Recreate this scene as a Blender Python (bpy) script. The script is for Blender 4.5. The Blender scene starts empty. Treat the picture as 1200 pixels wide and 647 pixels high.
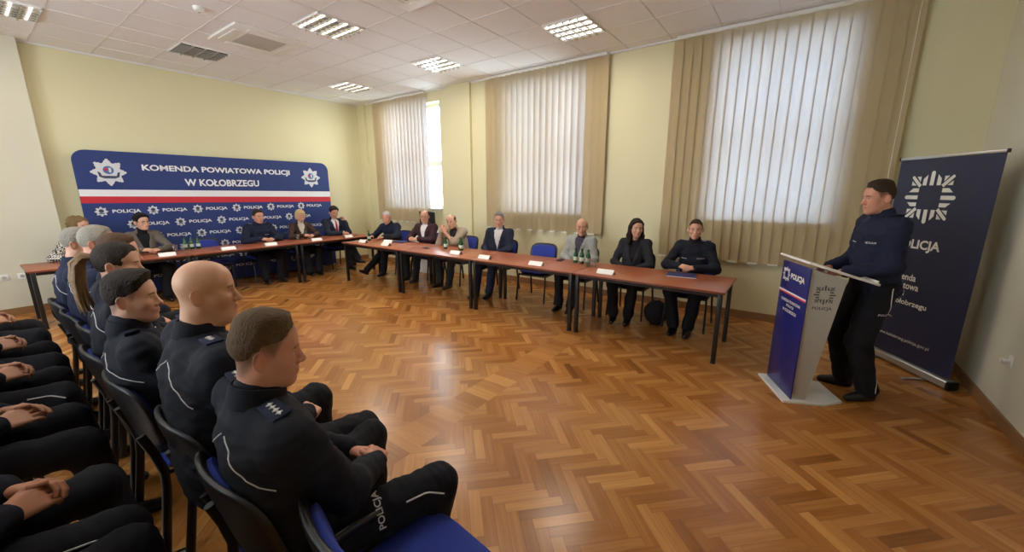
import bpy, bmesh, math, random
import numpy as np
from math import sin, cos, pi, radians, atan2, sqrt
from mathutils import Vector, Matrix
from mathutils.bvhtree import BVHTree

random.seed(7); RNG = np.random.RandomState(7)
sc = bpy.context.scene
COL = sc.collection

# ------------------------------------------------------------------ camera, world, exposure
cam_d = bpy.data.cameras.new('camera'); cam = bpy.data.objects.new('camera', cam_d); COL.objects.link(cam)
cam_d.sensor_width = 36.0; cam_d.lens = 36.0 * 460.0 / 1200.0; cam_d.clip_start = 0.05
cam.location = (0, 0, 1.68)
PITCH, YAW = radians(12.25), radians(35.7)
_f = Vector((cos(YAW) * cos(PITCH), sin(YAW) * cos(PITCH), -sin(PITCH)))
cam.rotation_euler = _f.to_track_quat('-Z', 'Y').to_euler()
sc.camera = cam
sc.view_settings.view_transform = 'Standard'
sc.view_settings.look = 'None'
sc.view_settings.gamma = 1.0
sc.view_settings.use_curve_mapping = False
sc.view_settings.exposure = 0.0
EXPO = 0.30
sc.view_settings.exposure = EXPO
WORLD_STRENGTH = 9.0
LAMP_POWER = 27.0
w = bpy.data.worlds.new('overcast_sky'); sc.world = w; w.use_nodes = True
w.node_tree.nodes['Background'].inputs['Color'].default_value = (0.82, 0.91, 1.0, 1)
w.node_tree.nodes['Background'].inputs['Strength'].default_value = WORLD_STRENGTH
sc.cycles.max_bounces = 10; sc.cycles.diffuse_bounces = 5; sc.cycles.glossy_bounces = 4
sc.cycles.transmission_bounces = 6; sc.cycles.transparent_max_bounces = 12
sc.cycles.caustics_reflective = False; sc.cycles.caustics_refractive = False
sc.cycles.sample_clamp_indirect = 6.0

XW, YB, YN, ZC, XL = 5.95, 8.75, -1.395, 3.65, -2.6

# ------------------------------------------------------------------ materials
def srgb(r, g, b):
    f = lambda c: ((c / 255.0) / 12.92 if c / 255.0 <= 0.04045 else ((c / 255.0 + 0.055) / 1.055) ** 2.4)
    return (f(r), f(g), f(b), 1.0)

def mat(name, color, rough=0.5, metal=0.0, spec=0.5, bump=0.0, bscale=200.0, var=0.0, vscale=6.0, alpha=None, trans=0.0, emit=None, estr=0.0, sheen=0.0, stretch=None):
    m = bpy.data.materials.new(name); m.use_nodes = True
    nt = m.node_tree; b = nt.nodes['Principled BSDF']
    c = color if len(color) == 4 else (*color, 1)
    b.inputs['Base Color'].default_value = c
    b.inputs['Roughness'].default_value = rough
    b.inputs['Metallic'].default_value = metal
    b.inputs['Specular IOR Level'].default_value = spec
    b.inputs['Transmission Weight'].default_value = trans
    if sheen: b.inputs['Sheen Weight'].default_value = sheen
    if emit:
        b.inputs['Emission Color'].default_value = emit; b.inputs['Emission Strength'].default_value = estr
    tc = nt.nodes.new('ShaderNodeTexCoord')
    vec = tc.outputs['Object']
    if stretch:
        mp = nt.nodes.new('ShaderNodeMapping'); mp.inputs['Scale'].default_value = stretch
        nt.links.new(vec, mp.inputs['Vector']); vec = mp.outputs['Vector']
    if var:
        n = nt.nodes.new('ShaderNodeTexNoise'); n.inputs['Scale'].default_value = vscale; n.inputs['Detail'].default_value = 4
        nt.links.new(vec, n.inputs['Vector'])
        mr = nt.nodes.new('ShaderNodeMapRange'); mr.inputs['To Min'].default_value = 1 - var; mr.inputs['To Max'].default_value = 1 + var
        nt.links.new(n.outputs['Fac'], mr.inputs['Value'])
        hv = nt.nodes.new('ShaderNodeHueSaturation'); hv.inputs['Color'].default_value = c
        nt.links.new(mr.outputs['Result'], hv.inputs['Value']); nt.links.new(hv.outputs['Color'], b.inputs['Base Color'])
    if bump:
        n2 = nt.nodes.new('ShaderNodeTexNoise'); n2.inputs['Scale'].default_value = bscale; n2.inputs['Detail'].default_value = 3
        nt.links.new(vec, n2.inputs['Vector'])
        bp = nt.nodes.new('ShaderNodeBump'); bp.inputs['Strength'].default_value = bump; bp.inputs['Distance'].default_value = 0.01
        nt.links.new(n2.outputs['Fac'], bp.inputs['Height']); nt.links.new(bp.outputs['Normal'], b.inputs['Normal'])
    return m

def cloth(name, rgb, rough=0.85, var=0.12):
    return mat(name, srgb(*rgb), rough, spec=0.25, bump=0.25, bscale=26, var=var, vscale=14)

def vmat(name, rough=0.5, bump=0.05, bscale=160, spec=0.4):
    m = mat(name, (0.5, 0.5, 0.5, 1), rough, spec=spec, bump=bump, bscale=bscale)
    nt = m.node_tree; at = nt.nodes.new('ShaderNodeAttribute'); at.attribute_name = 'tint'
    nt.links.new(at.outputs['Color'], nt.nodes['Principled BSDF'].inputs['Base Color'])
    return m

M = {}
M['skin'] = vmat('skin', 0.48, 0.04, 220, 0.35)
M['skin'].node_tree.nodes['Principled BSDF'].inputs['Subsurface Weight'].default_value = 0.0
M['wall'] = mat('wall_paint', srgb(219, 211, 172), 0.7, bump=0.05, bscale=60, var=0.03, vscale=1.2)
M['wall_pale'] = mat('pale_wall_paint', srgb(210, 206, 186), 0.7, bump=0.05, bscale=60, var=0.03, vscale=1.2)
M['ceiling'] = mat('ceiling_tile', srgb(240, 239, 240), 0.85, bump=0.15, bscale=120, var=0.03, vscale=2)
M['grid'] = mat('ceiling_bar', srgb(226, 224, 222), 0.5)
M['white'] = mat('white_plastic', srgb(232, 230, 224), 0.45)
M['frame'] = mat('window_white', srgb(225, 228, 230), 0.4)
M['skirting'] = mat('skirting_wood', srgb(140, 100, 62), 0.45, var=0.2, vscale=5, stretch=(1, 1, 8))
M['blacksteel'] = mat('black_steel', srgb(24, 23, 25), 0.38, spec=0.5)
M['blackplastic'] = mat('black_plastic', srgb(20, 20, 22), 0.42, bump=0.1, bscale=400)
M['bluefabric'] = mat('blue_upholstery', srgb(40, 58, 150), 0.9, bump=0.4, bscale=300, var=0.12, vscale=40)
M['tablewood'] = mat('cherry_laminate', srgb(158, 88, 58), 0.32, spec=0.5, var=0.14, vscale=9, stretch=(14, 1, 1))
M['tableedge'] = mat('cherry_edge', srgb(105, 55, 38), 0.4)
M['card'] = mat('white_card', srgb(238, 236, 232), 0.7)
M['print'] = mat('black_print', srgb(40, 40, 45), 0.7)
M['bannerblue'] = mat('banner_blue', srgb(31, 52, 112), 0.6, var=0.05, vscale=2)
M['bannerwhite'] = mat('banner_white', srgb(226, 228, 234), 0.6)
M['bannerred'] = mat('banner_red', srgb(196, 38, 54), 0.6)
M['silver'] = mat('silver_print', srgb(205, 208, 215), 0.5, var=0.15, vscale=60)
M['badgeblue'] = mat('badge_blue', srgb(70, 105, 160), 0.5)
M['badgedark'] = mat('badge_dark', srgb(58, 66, 92), 0.5)
M['navy'] = mat('rollup_navy', srgb(26, 32, 62), 0.5, var=0.05, vscale=2)
M['rollwhite'] = mat('rollup_white', srgb(222, 222, 214), 0.6)
M['alu'] = mat('aluminium', srgb(190, 190, 190), 0.35, metal=0.8)
M['podgrey'] = mat('podium_grey', srgb(178, 178, 172), 0.35, metal=0.25)
M['podblue'] = mat('podium_blue', srgb(34, 40, 112), 0.25)
M['podwhite'] = mat('podium_white', srgb(228, 230, 228), 0.3)
M['greyprint'] = mat('grey_print', srgb(84, 84, 84), 0.6)
M['uniform'] = cloth('navy_uniform', (25, 27, 37))
M['uniformlegs'] = cloth('navy_uniform_trousers', (21, 22, 29))
M['uniformblue'] = cloth('navy_uniform_shirt', (29, 34, 56))
M['piping'] = mat('reflective_piping', srgb(205, 205, 205), 0.5)
M['blackshoe'] = mat('black_leather', srgb(18, 17, 18), 0.35, bump=0.1, bscale=60)
M['blackcloth'] = cloth('black_cloth', (24, 23, 25))
M['brownshoe'] = mat('dark_brown_leather', srgb(45, 30, 24), 0.4)
M['whiteshirt'] = cloth('white_shirt', (225, 222, 220), var=0.04)
M['greenglass'] = mat('green_glass', srgb(24, 92, 44), 0.12, spec=0.6, trans=0.35)
M['clear'] = mat('clear_glass', (0.95, 0.97, 0.97, 1), 0.03, trans=0.92)
M['label'] = mat('bottle_label', srgb(190, 205, 190), 0.6)
M['bluefolder'] = mat('blue_folder', srgb(34, 44, 98), 0.5)
M['lampwhite'] = mat('lamp_white', srgb(235, 235, 232), 0.5)
M['louvre'] = mat('lamp_louvre', srgb(205, 205, 205), 0.18, metal=0.9)
M['darklouvre'] = mat('vent_louvre', srgb(165, 160, 152), 0.4)
M['acgrey'] = mat('ac_filter', srgb(188, 183, 174), 0.7, bump=0.4, bscale=160)
M['dark'] = mat('dark_void', srgb(14, 14, 15), 0.6)

def tube_mat(name, strength):
    m = bpy.data.materials.new(name); m.use_nodes = True; nt = m.node_tree
    e = nt.nodes.new('ShaderNodeEmission'); e.inputs['Color'].default_value = (1.0, 0.9, 0.76, 1); e.inputs['Strength'].default_value = strength
    nt.links.new(e.outputs[0], nt.nodes['Material Output'].inputs['Surface']); return m
M['tube'] = tube_mat('glowing_tube', 4.0)  # glow stands in for light reflected by the louvres

def blind_mat():
    m = bpy.data.materials.new('blind_fabric'); m.use_nodes = True; nt = m.node_tree
    nt.nodes.remove(nt.nodes['Principled BSDF'])
    d = nt.nodes.new('ShaderNodeBsdfDiffuse'); d.inputs['Color'].default_value = srgb(220, 196, 150)
    t = nt.nodes.new('ShaderNodeBsdfTranslucent'); t.inputs['Color'].default_value = srgb(206, 212, 224)
    tc = nt.nodes.new('ShaderNodeTexCoord'); n = nt.nodes.new('ShaderNodeTexNoise'); n.inputs['Scale'].default_value = 40
    nt.links.new(tc.outputs['Object'], n.inputs['Vector'])
    mr = nt.nodes.new('ShaderNodeMapRange'); mr.inputs['To Min'].default_value = 0.42; mr.inputs['To Max'].default_value = 0.52
    nt.links.new(n.outputs['Fac'], mr.inputs['Value'])
    mx = nt.nodes.new('ShaderNodeMixShader'); nt.links.new(mr.outputs['Result'], mx.inputs['Fac'])
    nt.links.new(d.outputs[0], mx.inputs[1]); nt.links.new(t.outputs[0], mx.inputs[2])
    nt.links.new(mx.outputs[0], nt.nodes['Material Output'].inputs['Surface']); return m
M['blind'] = blind_mat()

def pane_mat():
    m = bpy.data.materials.new('window_glass'); m.use_nodes = True; nt = m.node_tree
    nt.nodes.remove(nt.nodes['Principled BSDF'])
    t = nt.nodes.new('ShaderNodeBsdfTransparent'); t.inputs['Color'].default_value = (0.93, 0.96, 0.96, 1)
    g = nt.nodes.new('ShaderNodeBsdfGlossy'); g.inputs['Roughness'].default_value = 0.02
    mx = nt.nodes.new('ShaderNodeMixShader'); mx.inputs['Fac'].default_value = 0.07
    nt.links.new(t.outputs[0], mx.inputs[1]); nt.links.new(g.outputs[0], mx.inputs[2])
    nt.links.new(mx.outputs[0], nt.nodes['Material Output'].inputs['Surface']); return m
M['pane'] = pane_mat()

def floor_mat():
    m = bpy.data.materials.new('oak_parquet'); m.use_nodes = True; nt = m.node_tree; b = nt.nodes['Principled BSDF']
    at = nt.nodes.new('ShaderNodeAttribute'); at.attribute_name = 'tint'
    uv = nt.nodes.new('ShaderNodeUVMap'); uv.uv_map = 'UVMap'
    mp = nt.nodes.new('ShaderNodeMapping'); mp.inputs['Scale'].default_value = (3, 45, 1)
    nt.links.new(uv.outputs['UV'], mp.inputs['Vector'])
    n = nt.nodes.new('ShaderNodeTexNoise'); n.inputs['Scale'].default_value = 1.0; n.inputs['Detail'].default_value = 6
    nt.links.new(mp.outputs['Vector'], n.inputs['Vector'])
    add = nt.nodes.new('ShaderNodeMath'); add.operation = 'MULTIPLY_ADD'; add.inputs[1].default_value = 0.45
    nt.links.new(n.outputs['Fac'], add.inputs[0]); nt.links.new(at.outputs['Fac'], add.inputs[2])
    r = nt.nodes.new('ShaderNodeValToRGB'); e = r.color_ramp.elements
    e[0].position = 0.15; e[0].color = srgb(112, 66, 28); e[1].position = 1.2; e[1].color = srgb(204, 146, 82)
    e2 = r.color_ramp.elements.new(0.6); e2.color = srgb(162, 105, 50)
    nt.links.new(add.outputs[0], r.inputs['Fac']); nt.links.new(r.outputs['Color'], b.inputs['Base Color'])
    # wear: large soft patches where the varnish is duller
    tc = nt.nodes.new('ShaderNodeTexCoord'); n3 = nt.nodes.new('ShaderNodeTexNoise'); n3.inputs['Scale'].default_value = 2.2; n3.inputs['Detail'].default_value = 4
    nt.links.new(tc.outputs['Object'], n3.inputs['Vector'])
    mr = nt.nodes.new('ShaderNodeMapRange'); mr.inputs['To Min'].default_value = 0.17; mr.inputs['To Max'].default_value = 0.29
    nt.links.new(n3.outputs['Fac'], mr.inputs['Value']); nt.links.new(mr.outputs['Result'], b.inputs['Roughness'])
    n4 = nt.nodes.new('ShaderNodeTexNoise'); n4.inputs['Scale'].default_value = 9.0
    nt.links.new(tc.outputs['Object'], n4.inputs['Vector'])
    bp = nt.nodes.new('ShaderNodeBump'); bp.inputs['Strength'].default_value = 0.03; bp.inputs['Distance'].default_value = 0.01
    nt.links.new(n4.outputs['Fac'], bp.inputs['Height']); nt.links.new(bp.outputs['Normal'], b.inputs['Normal'])
    b.inputs['Specular IOR Level'].default_value = 0.5
    return m
M['floor'] = floor_mat()

def check_mat(name, c1, c2, scale):
    m = mat(name, c1, 0.9, spec=0.2); nt = m.node_tree
    tc = nt.nodes.new('ShaderNodeTexCoord'); ck = nt.nodes.new('ShaderNodeTexChecker')
    ck.inputs['Scale'].default_value = scale; ck.inputs['Color1'].default_value = c1; ck.inputs['Color2'].default_value = c2
    nt.links.new(tc.outputs['Object'], ck.inputs['Vector']); nt.links.new(ck.outputs['Color'], nt.nodes['Principled BSDF'].inputs['Base Color'])
    return m

# ------------------------------------------------------------------ object helpers
def link(name, me, m=None, parent=None):
    o = bpy.data.objects.new(name, me); COL.objects.link(o)
    if m is not None:
        for x in (m if isinstance(m, (list, tuple)) else [m]): me.materials.append(x)
    if parent: o.parent = parent
    return o

def tag(o, label=None, cat=None, group=None, kind=None):
    if label: o['label'] = label
    if cat: o['category'] = cat
    if group: o['group'] = group
    if kind: o['kind'] = kind
    return o

def empty(name, loc, rz=0.0, label=None, cat=None, group=None):
    o = bpy.data.objects.new(name, None); COL.objects.link(o); o.empty_display_size = 0.1
    o.location = loc; o.rotation_euler = (0, 0, rz); return tag(o, label, cat, group)

def copy_tree(o, parent=None):
    c = o.copy(); COL.objects.link(c)
    if parent: c.parent = parent
    for ch in [x for x in sc.objects if x.parent == o]: copy_tree(ch, c)
    return c

class MB:
    def __init__(s): s.bm = bmesh.new()
    def box(s, c, size, rot=None, bev=0.0, seg=2):
        t = bmesh.new(); bmesh.ops.create_cube(t, size=1.0)
        bmesh.ops.scale(t, vec=size, verts=t.verts)
        if bev: bmesh.ops.bevel(t, geom=t.edges[:], offset=bev, segments=seg, profile=0.5, affect='EDGES')
        mt = Matrix.Translation(c) @ (rot.to_4x4() if rot is not None else Matrix.Identity(4))
        bmesh.ops.transform(t, matrix=mt, verts=t.verts); s._merge(t); return s
    def _merge(s, t):
        me = bpy.data.meshes.new('tmp'); t.to_mesh(me); t.free(); s.bm.from_mesh(me); bpy.data.meshes.remove(me)
    def tube(s, pts, r, n=8, closed=False, caps=True, oval=1.0):
        pts = [Vector(p) for p in pts]; N = len(pts); rings = []
        rs = r if isinstance(r, (list, tuple)) else [r] * N
        prev = None
        for i, p in enumerate(pts):
            if closed: t = pts[(i + 1) % N] - pts[i - 1]
            else: t = pts[min(i + 1, N - 1)] - pts[max(i - 1, 0)]
            t.normalize()
            if prev is None:
                a = Vector((0, 0, 1)) if abs(t.z) < 0.9 else Vector((1, 0, 0)); u = t.cross(a).normalized()
            else: u = (prev - t * prev.dot(t)).normalized()
            prev = u; v = t.cross(u)
            rings.append([s.bm.verts.new(p + (u * cos(k * 2 * pi / n) + v * sin(k * 2 * pi / n) * oval) * rs[i]) for k in range(n)])
        m = N if closed else N - 1
        for i in range(m):
            A, B2 = rings[i], rings[(i + 1) % N]
            for k in range(n): s.bm.faces.new((A[k], A[(k + 1) % n], B2[(k + 1) % n], B2[k]))
        if caps and not closed:
            s.bm.faces.new(rings[0][::-1]); s.bm.faces.new(rings[-1])
        return s
    def lathe(s, prof, n=20, c=(0, 0, 0)):
        rings = []
        for r, z in prof:
            if r < 1e-5: rings.append([s.bm.verts.new((c[0], c[1], c[2] + z))])
            else: rings.append([s.bm.verts.new((c[0] + r * cos(2 * pi * k / n), c[1] + r * sin(2 * pi * k / n), c[2] + z)) for k in range(n)])
        for A, B2 in zip(rings, rings[1:]):
            for k in range(n):
                q = [A[k % len(A)], A[(k + 1) % len(A)], B2[(k + 1) % len(B2)], B2[k % len(B2)]]
                u = []
                for v in q:
                    if v not in u: u.append(v)
                if len(u) > 2: s.bm.faces.new(u)
        return s
    def prism(s, poly, z0, z1, mt=None):
        mt = mt or Matrix.Identity(4)
        a = [s.bm.verts.new(mt @ Vector((x, y, z0))) for x, y in poly]; b = [s.bm.verts.new(mt @ Vector((x, y, z1))) for x, y in poly]
        n = len(poly)
        s.bm.faces.new(a[::-1]); s.bm.faces.new(b)
        for k in range(n): s.bm.faces.new((a[k], a[(k + 1) % n], b[(k + 1) % n], b[k]))
        return s
    def panel(s, w, h, th, mt, bulge=0.0, curve=0.0, p=4.0, nr=7, na=36):
        """superelliptic cushion in its own x (width), y (height), z (thickness) frame, wrapped round a vertical axis by curve"""
        def P(r, a, side):
            ca, sa = cos(a), sin(a)
            k = (abs(ca) ** p + abs(sa) ** p) ** (-1.0 / p)
            x, y = ca * k * w / 2 * r, sa * k * h / 2 * r
            e = (1 - r ** 6) ** 0.5 if r < 1 else 0.0
            z = side * (th / 2) * (0.35 + 0.65 * e) + (bulge * (1 - r * r) if side > 0 else 0) + curve * (2 * x / w) ** 2
            return mt @ Vector((x, y, z))
        R = [0.3, 0.6, 0.8, 0.92, 0.98, 1.0]
        sides = []
        for side in (1, -1):
            c = s.bm.verts.new(P(0, 0, side)); rings = [[s.bm.verts.new(P(r, 2 * pi * k / na, side)) for k in range(na)] for r in R]
            for k in range(na):
                f = (c, rings[0][k], rings[0][(k + 1) % na]); s.bm.faces.new(f if side > 0 else f[::-1])
                for A, B2 in zip(rings, rings[1:]):
                    q = (A[k], B2[k], B2[(k + 1) % na], A[(k + 1) % na]); s.bm.faces.new(q if side > 0 else q[::-1])
            sides.append(rings[-1])
        A, B2 = sides
        for k in range(na): s.bm.faces.new((A[k], B2[k], B2[(k + 1) % na], A[(k + 1) % na]))
        return s
    def build(s, name, m=None, parent=None, smooth=35):
        bmesh.ops.recalc_face_normals(s.bm, faces=s.bm.faces)
        me = bpy.data.meshes.new(name); s.bm.to_mesh(me); s.bm.free()
        if smooth:
            me.shade_smooth(); me.set_sharp_from_angle(angle=radians(smooth))
        return link(name, me, m, parent)

def np_mesh(name, V, Fq, cols=None):
    me = bpy.data.meshes.new(name)
    nv, nf = len(V), len(Fq)
    me.vertices.add(nv); me.vertices.foreach_set('co', np.ascontiguousarray(V, dtype=np.float32).ravel())
    me.loops.add(nf * 4); me.loops.foreach_set('vertex_index', np.ascontiguousarray(Fq, dtype=np.int32).ravel())
    me.polygons.add(nf); me.polygons.foreach_set('loop_start', np.arange(0, nf * 4, 4, dtype=np.int32))
    me.update(calc_edges=True)
    if cols is not None:
        a = me.color_attributes.new('tint', 'FLOAT_COLOR', 'POINT')
        c4 = np.ones((nv, 4), dtype=np.float32); c4[:, :3] = cols; a.data.foreach_set('color', c4.ravel())
    me.shade_smooth(); return me

# ------------------------------------------------------------------ lettering
def text_mesh(body, size=1.0, bold=0.0, extrude=0.0, align='LEFT', spacing=1.0):
    cu = bpy.data.curves.new('lettering', 'FONT'); cu.body = body; cu.size = size; cu.offset = bold * size; cu.extrude = extrude
    cu.align_x = align; cu.resolution_u = 3; cu.space_character = spacing
    ob = bpy.data.objects.new('tmp_text', cu); COL.objects.link(ob)
    dg = bpy.context.evaluated_depsgraph_get()
    me = bpy.data.meshes.new_from_object(ob.evaluated_get(dg), depsgraph=dg)
    bpy.data.objects.remove(ob); bpy.data.curves.remove(cu); return me

def fit_text(body, width, height, **kw):
    """text mesh scaled so its ink box is width x height, ink's lower left at the origin"""
    me = text_mesh(body, 1.0, **kw)
    co = np.empty(len(me.vertices) * 3, np.float32); me.vertices.foreach_get('co', co); co = co.reshape(-1, 3)
    lo, hi = co.min(0), co.max(0)
    co[:, 0] = (co[:, 0] - lo[0]) * width / (hi[0] - lo[0]); co[:, 1] = (co[:, 1] - lo[1]) * height / (hi[1] - lo[1])
    me.vertices.foreach_set('co', co.ravel()); me.update(); return me

# ------------------------------------------------------------------ signed-distance modelling (for people)
def smin(a, b, k):
    h = np.clip(k - np.abs(a - b), 0, None) / k
    return np.minimum(a, b) - h * h * k * 0.25
def smax(a, b, k): return -smin(-a, -b, k)

class SDF:
    def __init__(s): s.p = []
    def add(s, f, lo, hi, op='u', k=0.02): s.p.append((f, np.array(lo, float), np.array(hi, float), op, k)); return s
    def cone(s, a, b, ra, rb, k=0.02, op='u'):
        a = np.array(a, float); b = np.array(b, float); d = b - a; L2 = max(d @ d, 1e-9)
        def f(X, Y, Z):
            t = np.clip(((X - a[0]) * d[0] + (Y - a[1]) * d[1] + (Z - a[2]) * d[2]) / L2, 0, 1)
            return np.sqrt((X - a[0] - t * d[0]) ** 2 + (Y - a[1] - t * d[1]) ** 2 + (Z - a[2] - t * d[2]) ** 2) - (ra + (rb - ra) * t)
        r = max(ra, rb); return s.add(f, np.minimum(a, b) - r, np.maximum(a, b) + r, op, k)
    def ell(s, c, r, k=0.02, op='u', R=None):
        c = np.array(c, float); r = np.array(r, float)
        def f(X, Y, Z):
            x, y, z = X - c[0], Y - c[1], Z - c[2]
            if R is not None: x, y, z = (R[0, 0] * x + R[1, 0] * y + R[2, 0] * z, R[0, 1] * x + R[1, 1] * y + R[2, 1] * z, R[0, 2] * x + R[1, 2] * y + R[2, 2] * z)
            k0 = np.sqrt((x / r[0]) ** 2 + (y / r[1]) ** 2 + (z / r[2]) ** 2)
            k1 = np.sqrt((x / r[0] ** 2) ** 2 + (y / r[1] ** 2) ** 2 + (z / r[2] ** 2) ** 2) + 1e-9
            return k0 * (k0 - 1) / k1
        m = r.max() if R is not None else r
        return s.add(f, c - m, c + m, op, k)
    def loft(s, a, b, lat, ts, ws, ds, cap=0.03, k=0.03, op='u', grow=0.0):
        a = np.array(a, float); b = np.array(b, float); ax = b - a; L = np.linalg.norm(ax); ax = ax / L
        lat = np.array(lat, float); lat = lat - ax * (lat @ ax); lat /= np.linalg.norm(lat); dp = np.cross(lat, ax)
        def f(X, Y, Z):
            x, y, z = X - a[0], Y - a[1], Z - a[2]
            t = x * ax[0] + y * ax[1] + z * ax[2]; u = x * lat[0] + y * lat[1] + z * lat[2]; v = x * dp[0] + y * dp[1] + z * dp[2]
            tc = np.clip(t / L, 0, 1); wd = np.interp(tc, ts, ws) + grow; dd = np.interp(tc, ts, ds) + grow
            ex = np.abs(t - tc * L)
            q = (np.abs(u / wd) ** 2.4 + np.abs(v / dd) ** 2.4) ** (1 / 2.4)
            side = (q - 1) * np.minimum(wd, dd)
            return np.where(ex > 0, np.sqrt(np.clip(side + cap, 0, None) ** 2 + ex * ex) - cap, side)
        m = max(max(ws), max(ds)) + grow + cap
        return s.add(f, np.minimum(a, b) - m, np.maximum(a, b) + m, op, k)
    def mesh(s, h):
        lo = np.min([p[1] for p in s.p if p[3] == 'u'], axis=0) - 2.5 * h; hi = np.max([p[2] for p in s.p if p[3] == 'u'], axis=0) + 2.5 * h
        if any(p[3] == 'g' for p in s.p): lo = lo - .05; hi = hi + .05
        n = np.ceil((hi - lo) / h).astype(int) + 1
        ax = [(lo[i] + h * np.arange(n[i])).astype(np.float32) for i in range(3)]
        D = np.full(n, 0.05, np.float32)
        for f, plo, phi, op, k in s.p:
            if op in ('i', 'g'): i0, i1 = np.zeros(3, int), n
            else:
                i0 = np.clip(((plo - k - 2 * h - lo) / h).astype(int), 0, n - 1); i1 = np.clip(((phi + k + 2 * h - lo) / h).astype(int) + 2, 1, n)
            if np.any(i1 <= i0): continue
            sl = tuple(slice(i0[j], i1[j]) for j in range(3))
            d = f(ax[0][sl[0]][:, None, None], ax[1][sl[1]][None, :, None], ax[2][sl[2]][None, None, :]).astype(np.float32)
            if op == 'u': D[sl] = smin(D[sl], d, k)
            elif op == 'g': D[sl] = D[sl] - d
            elif op == 's': D[sl] = smax(D[sl], -d, k)
            else: D[sl] = smax(D[sl], d, k)
        S = D < 0
        cnt = np.zeros(n - 1, np.int8); offs = [(i, j, l) for i in (0, 1) for j in (0, 1) for l in (0, 1)]
        for i, j, l in offs: cnt += S[i:n[0] - 1 + i, j:n[1] - 1 + j, l:n[2] - 1 + l]
        I, J, K = np.nonzero((cnt > 0) & (cnt < 8))
        idx = np.full(n - 1, -1, np.int32); idx[I, J, K] = np.arange(len(I))
        vals = {o: D[I + o[0], J + o[1], K + o[2]] for o in offs}
        acc = np.zeros((len(I), 3)); num = np.zeros(len(I))
        for a in offs:
            for d3 in range(3):
                if a[d3]: continue
                b = list(a); b[d3] = 1; b = tuple(b); va, vb = vals[a], vals[b]; m = (va < 0) != (vb < 0)
                t = np.where(m, va / np.where(m, va - vb, 1), 0)
                for q in range(3): acc[:, q] += np.where(m, (a[q] + (t if q == d3 else 0)), 0)
                num += m
        V = (np.stack([I, J, K], 1) + acc / num[:, None]) * h + lo
        Fs = []
        for d3 in range(3):
            e1, e2 = (d3 + 1) % 3, (d3 + 2) % 3
            sa = [slice(1, n[q] - 1) for q in range(3)]; sb = list(sa); sa[d3] = slice(0, n[d3] - 1); sb[d3] = slice(1, n[d3])
            A, B2 = S[tuple(sa)], S[tuple(sb)]
            P = np.stack(np.nonzero(A != B2), 1); inside = A[tuple(P.T)]
            for q in range(3):
                if q != d3: P[:, q] += 1
            def c(o1, o2):
                Q = P.copy(); Q[:, e1] -= o1; Q[:, e2] -= o2; return idx[tuple(Q.T)]
            q4 = np.stack([c(1, 1), c(0, 1), c(0, 0), c(1, 0)], 1)
            q4[~inside] = q4[~inside][:, ::-1]; Fs.append(q4)
        Fq = np.concatenate(Fs); Fq = Fq[(Fq >= 0).all(1)]
        return V, Fq

def Rz(a): return np.array([[cos(a), -sin(a), 0], [sin(a), cos(a), 0], [0, 0, 1.0]])
def Ry(a): return np.array([[cos(a), 0, sin(a)], [0, 1.0, 0], [-sin(a), 0, cos(a)]])
def Rx(a): return np.array([[1.0, 0, 0], [0, cos(a), -sin(a)], [0, sin(a), cos(a)]])
def nrm(v): v = np.array(v, float); return v / np.linalg.norm(v)
def ik(a, b, l1, l2, pole):
    a, b = np.array(a, float), np.array(b, float); d = b - a; L = np.linalg.norm(d)
    if L > (l1 + l2) * 0.995: b = a + d / L * (l1 + l2) * 0.995; d = b - a; L = np.linalg.norm(d)
    u = d / L; x = (l1 * l1 - l2 * l2 + L * L) / (2 * L); hh = sqrt(max(l1 * l1 - x * x, 0))
    p = np.array(pole, float); p = p - u * (p @ u); p = p / np.linalg.norm(p)
    return a + u * x + p * hh, b
def wave(V, amp, fr, seed):
    r = np.random.RandomState(seed); o = np.zeros(len(V))
    for i in range(6):
        d = nrm(r.randn(3)); o += np.sin(V @ d * fr * (0.6 + 0.25 * i) + r.rand() * 7 + 1.5 * np.sin(V @ nrm(r.randn(3)) * fr * 0.5)) / 6 * 1.6
    return o * amp
def vnormals(V, F):
    n = np.cross(V[F[:, 2]] - V[F[:, 0]], V[F[:, 3]] - V[F[:, 1]]); N = np.zeros_like(V)
    for q in range(4): np.add.at(N, F[:, q], n)
    return N / (np.linalg.norm(N, axis=1)[:, None] + 1e-12)

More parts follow.
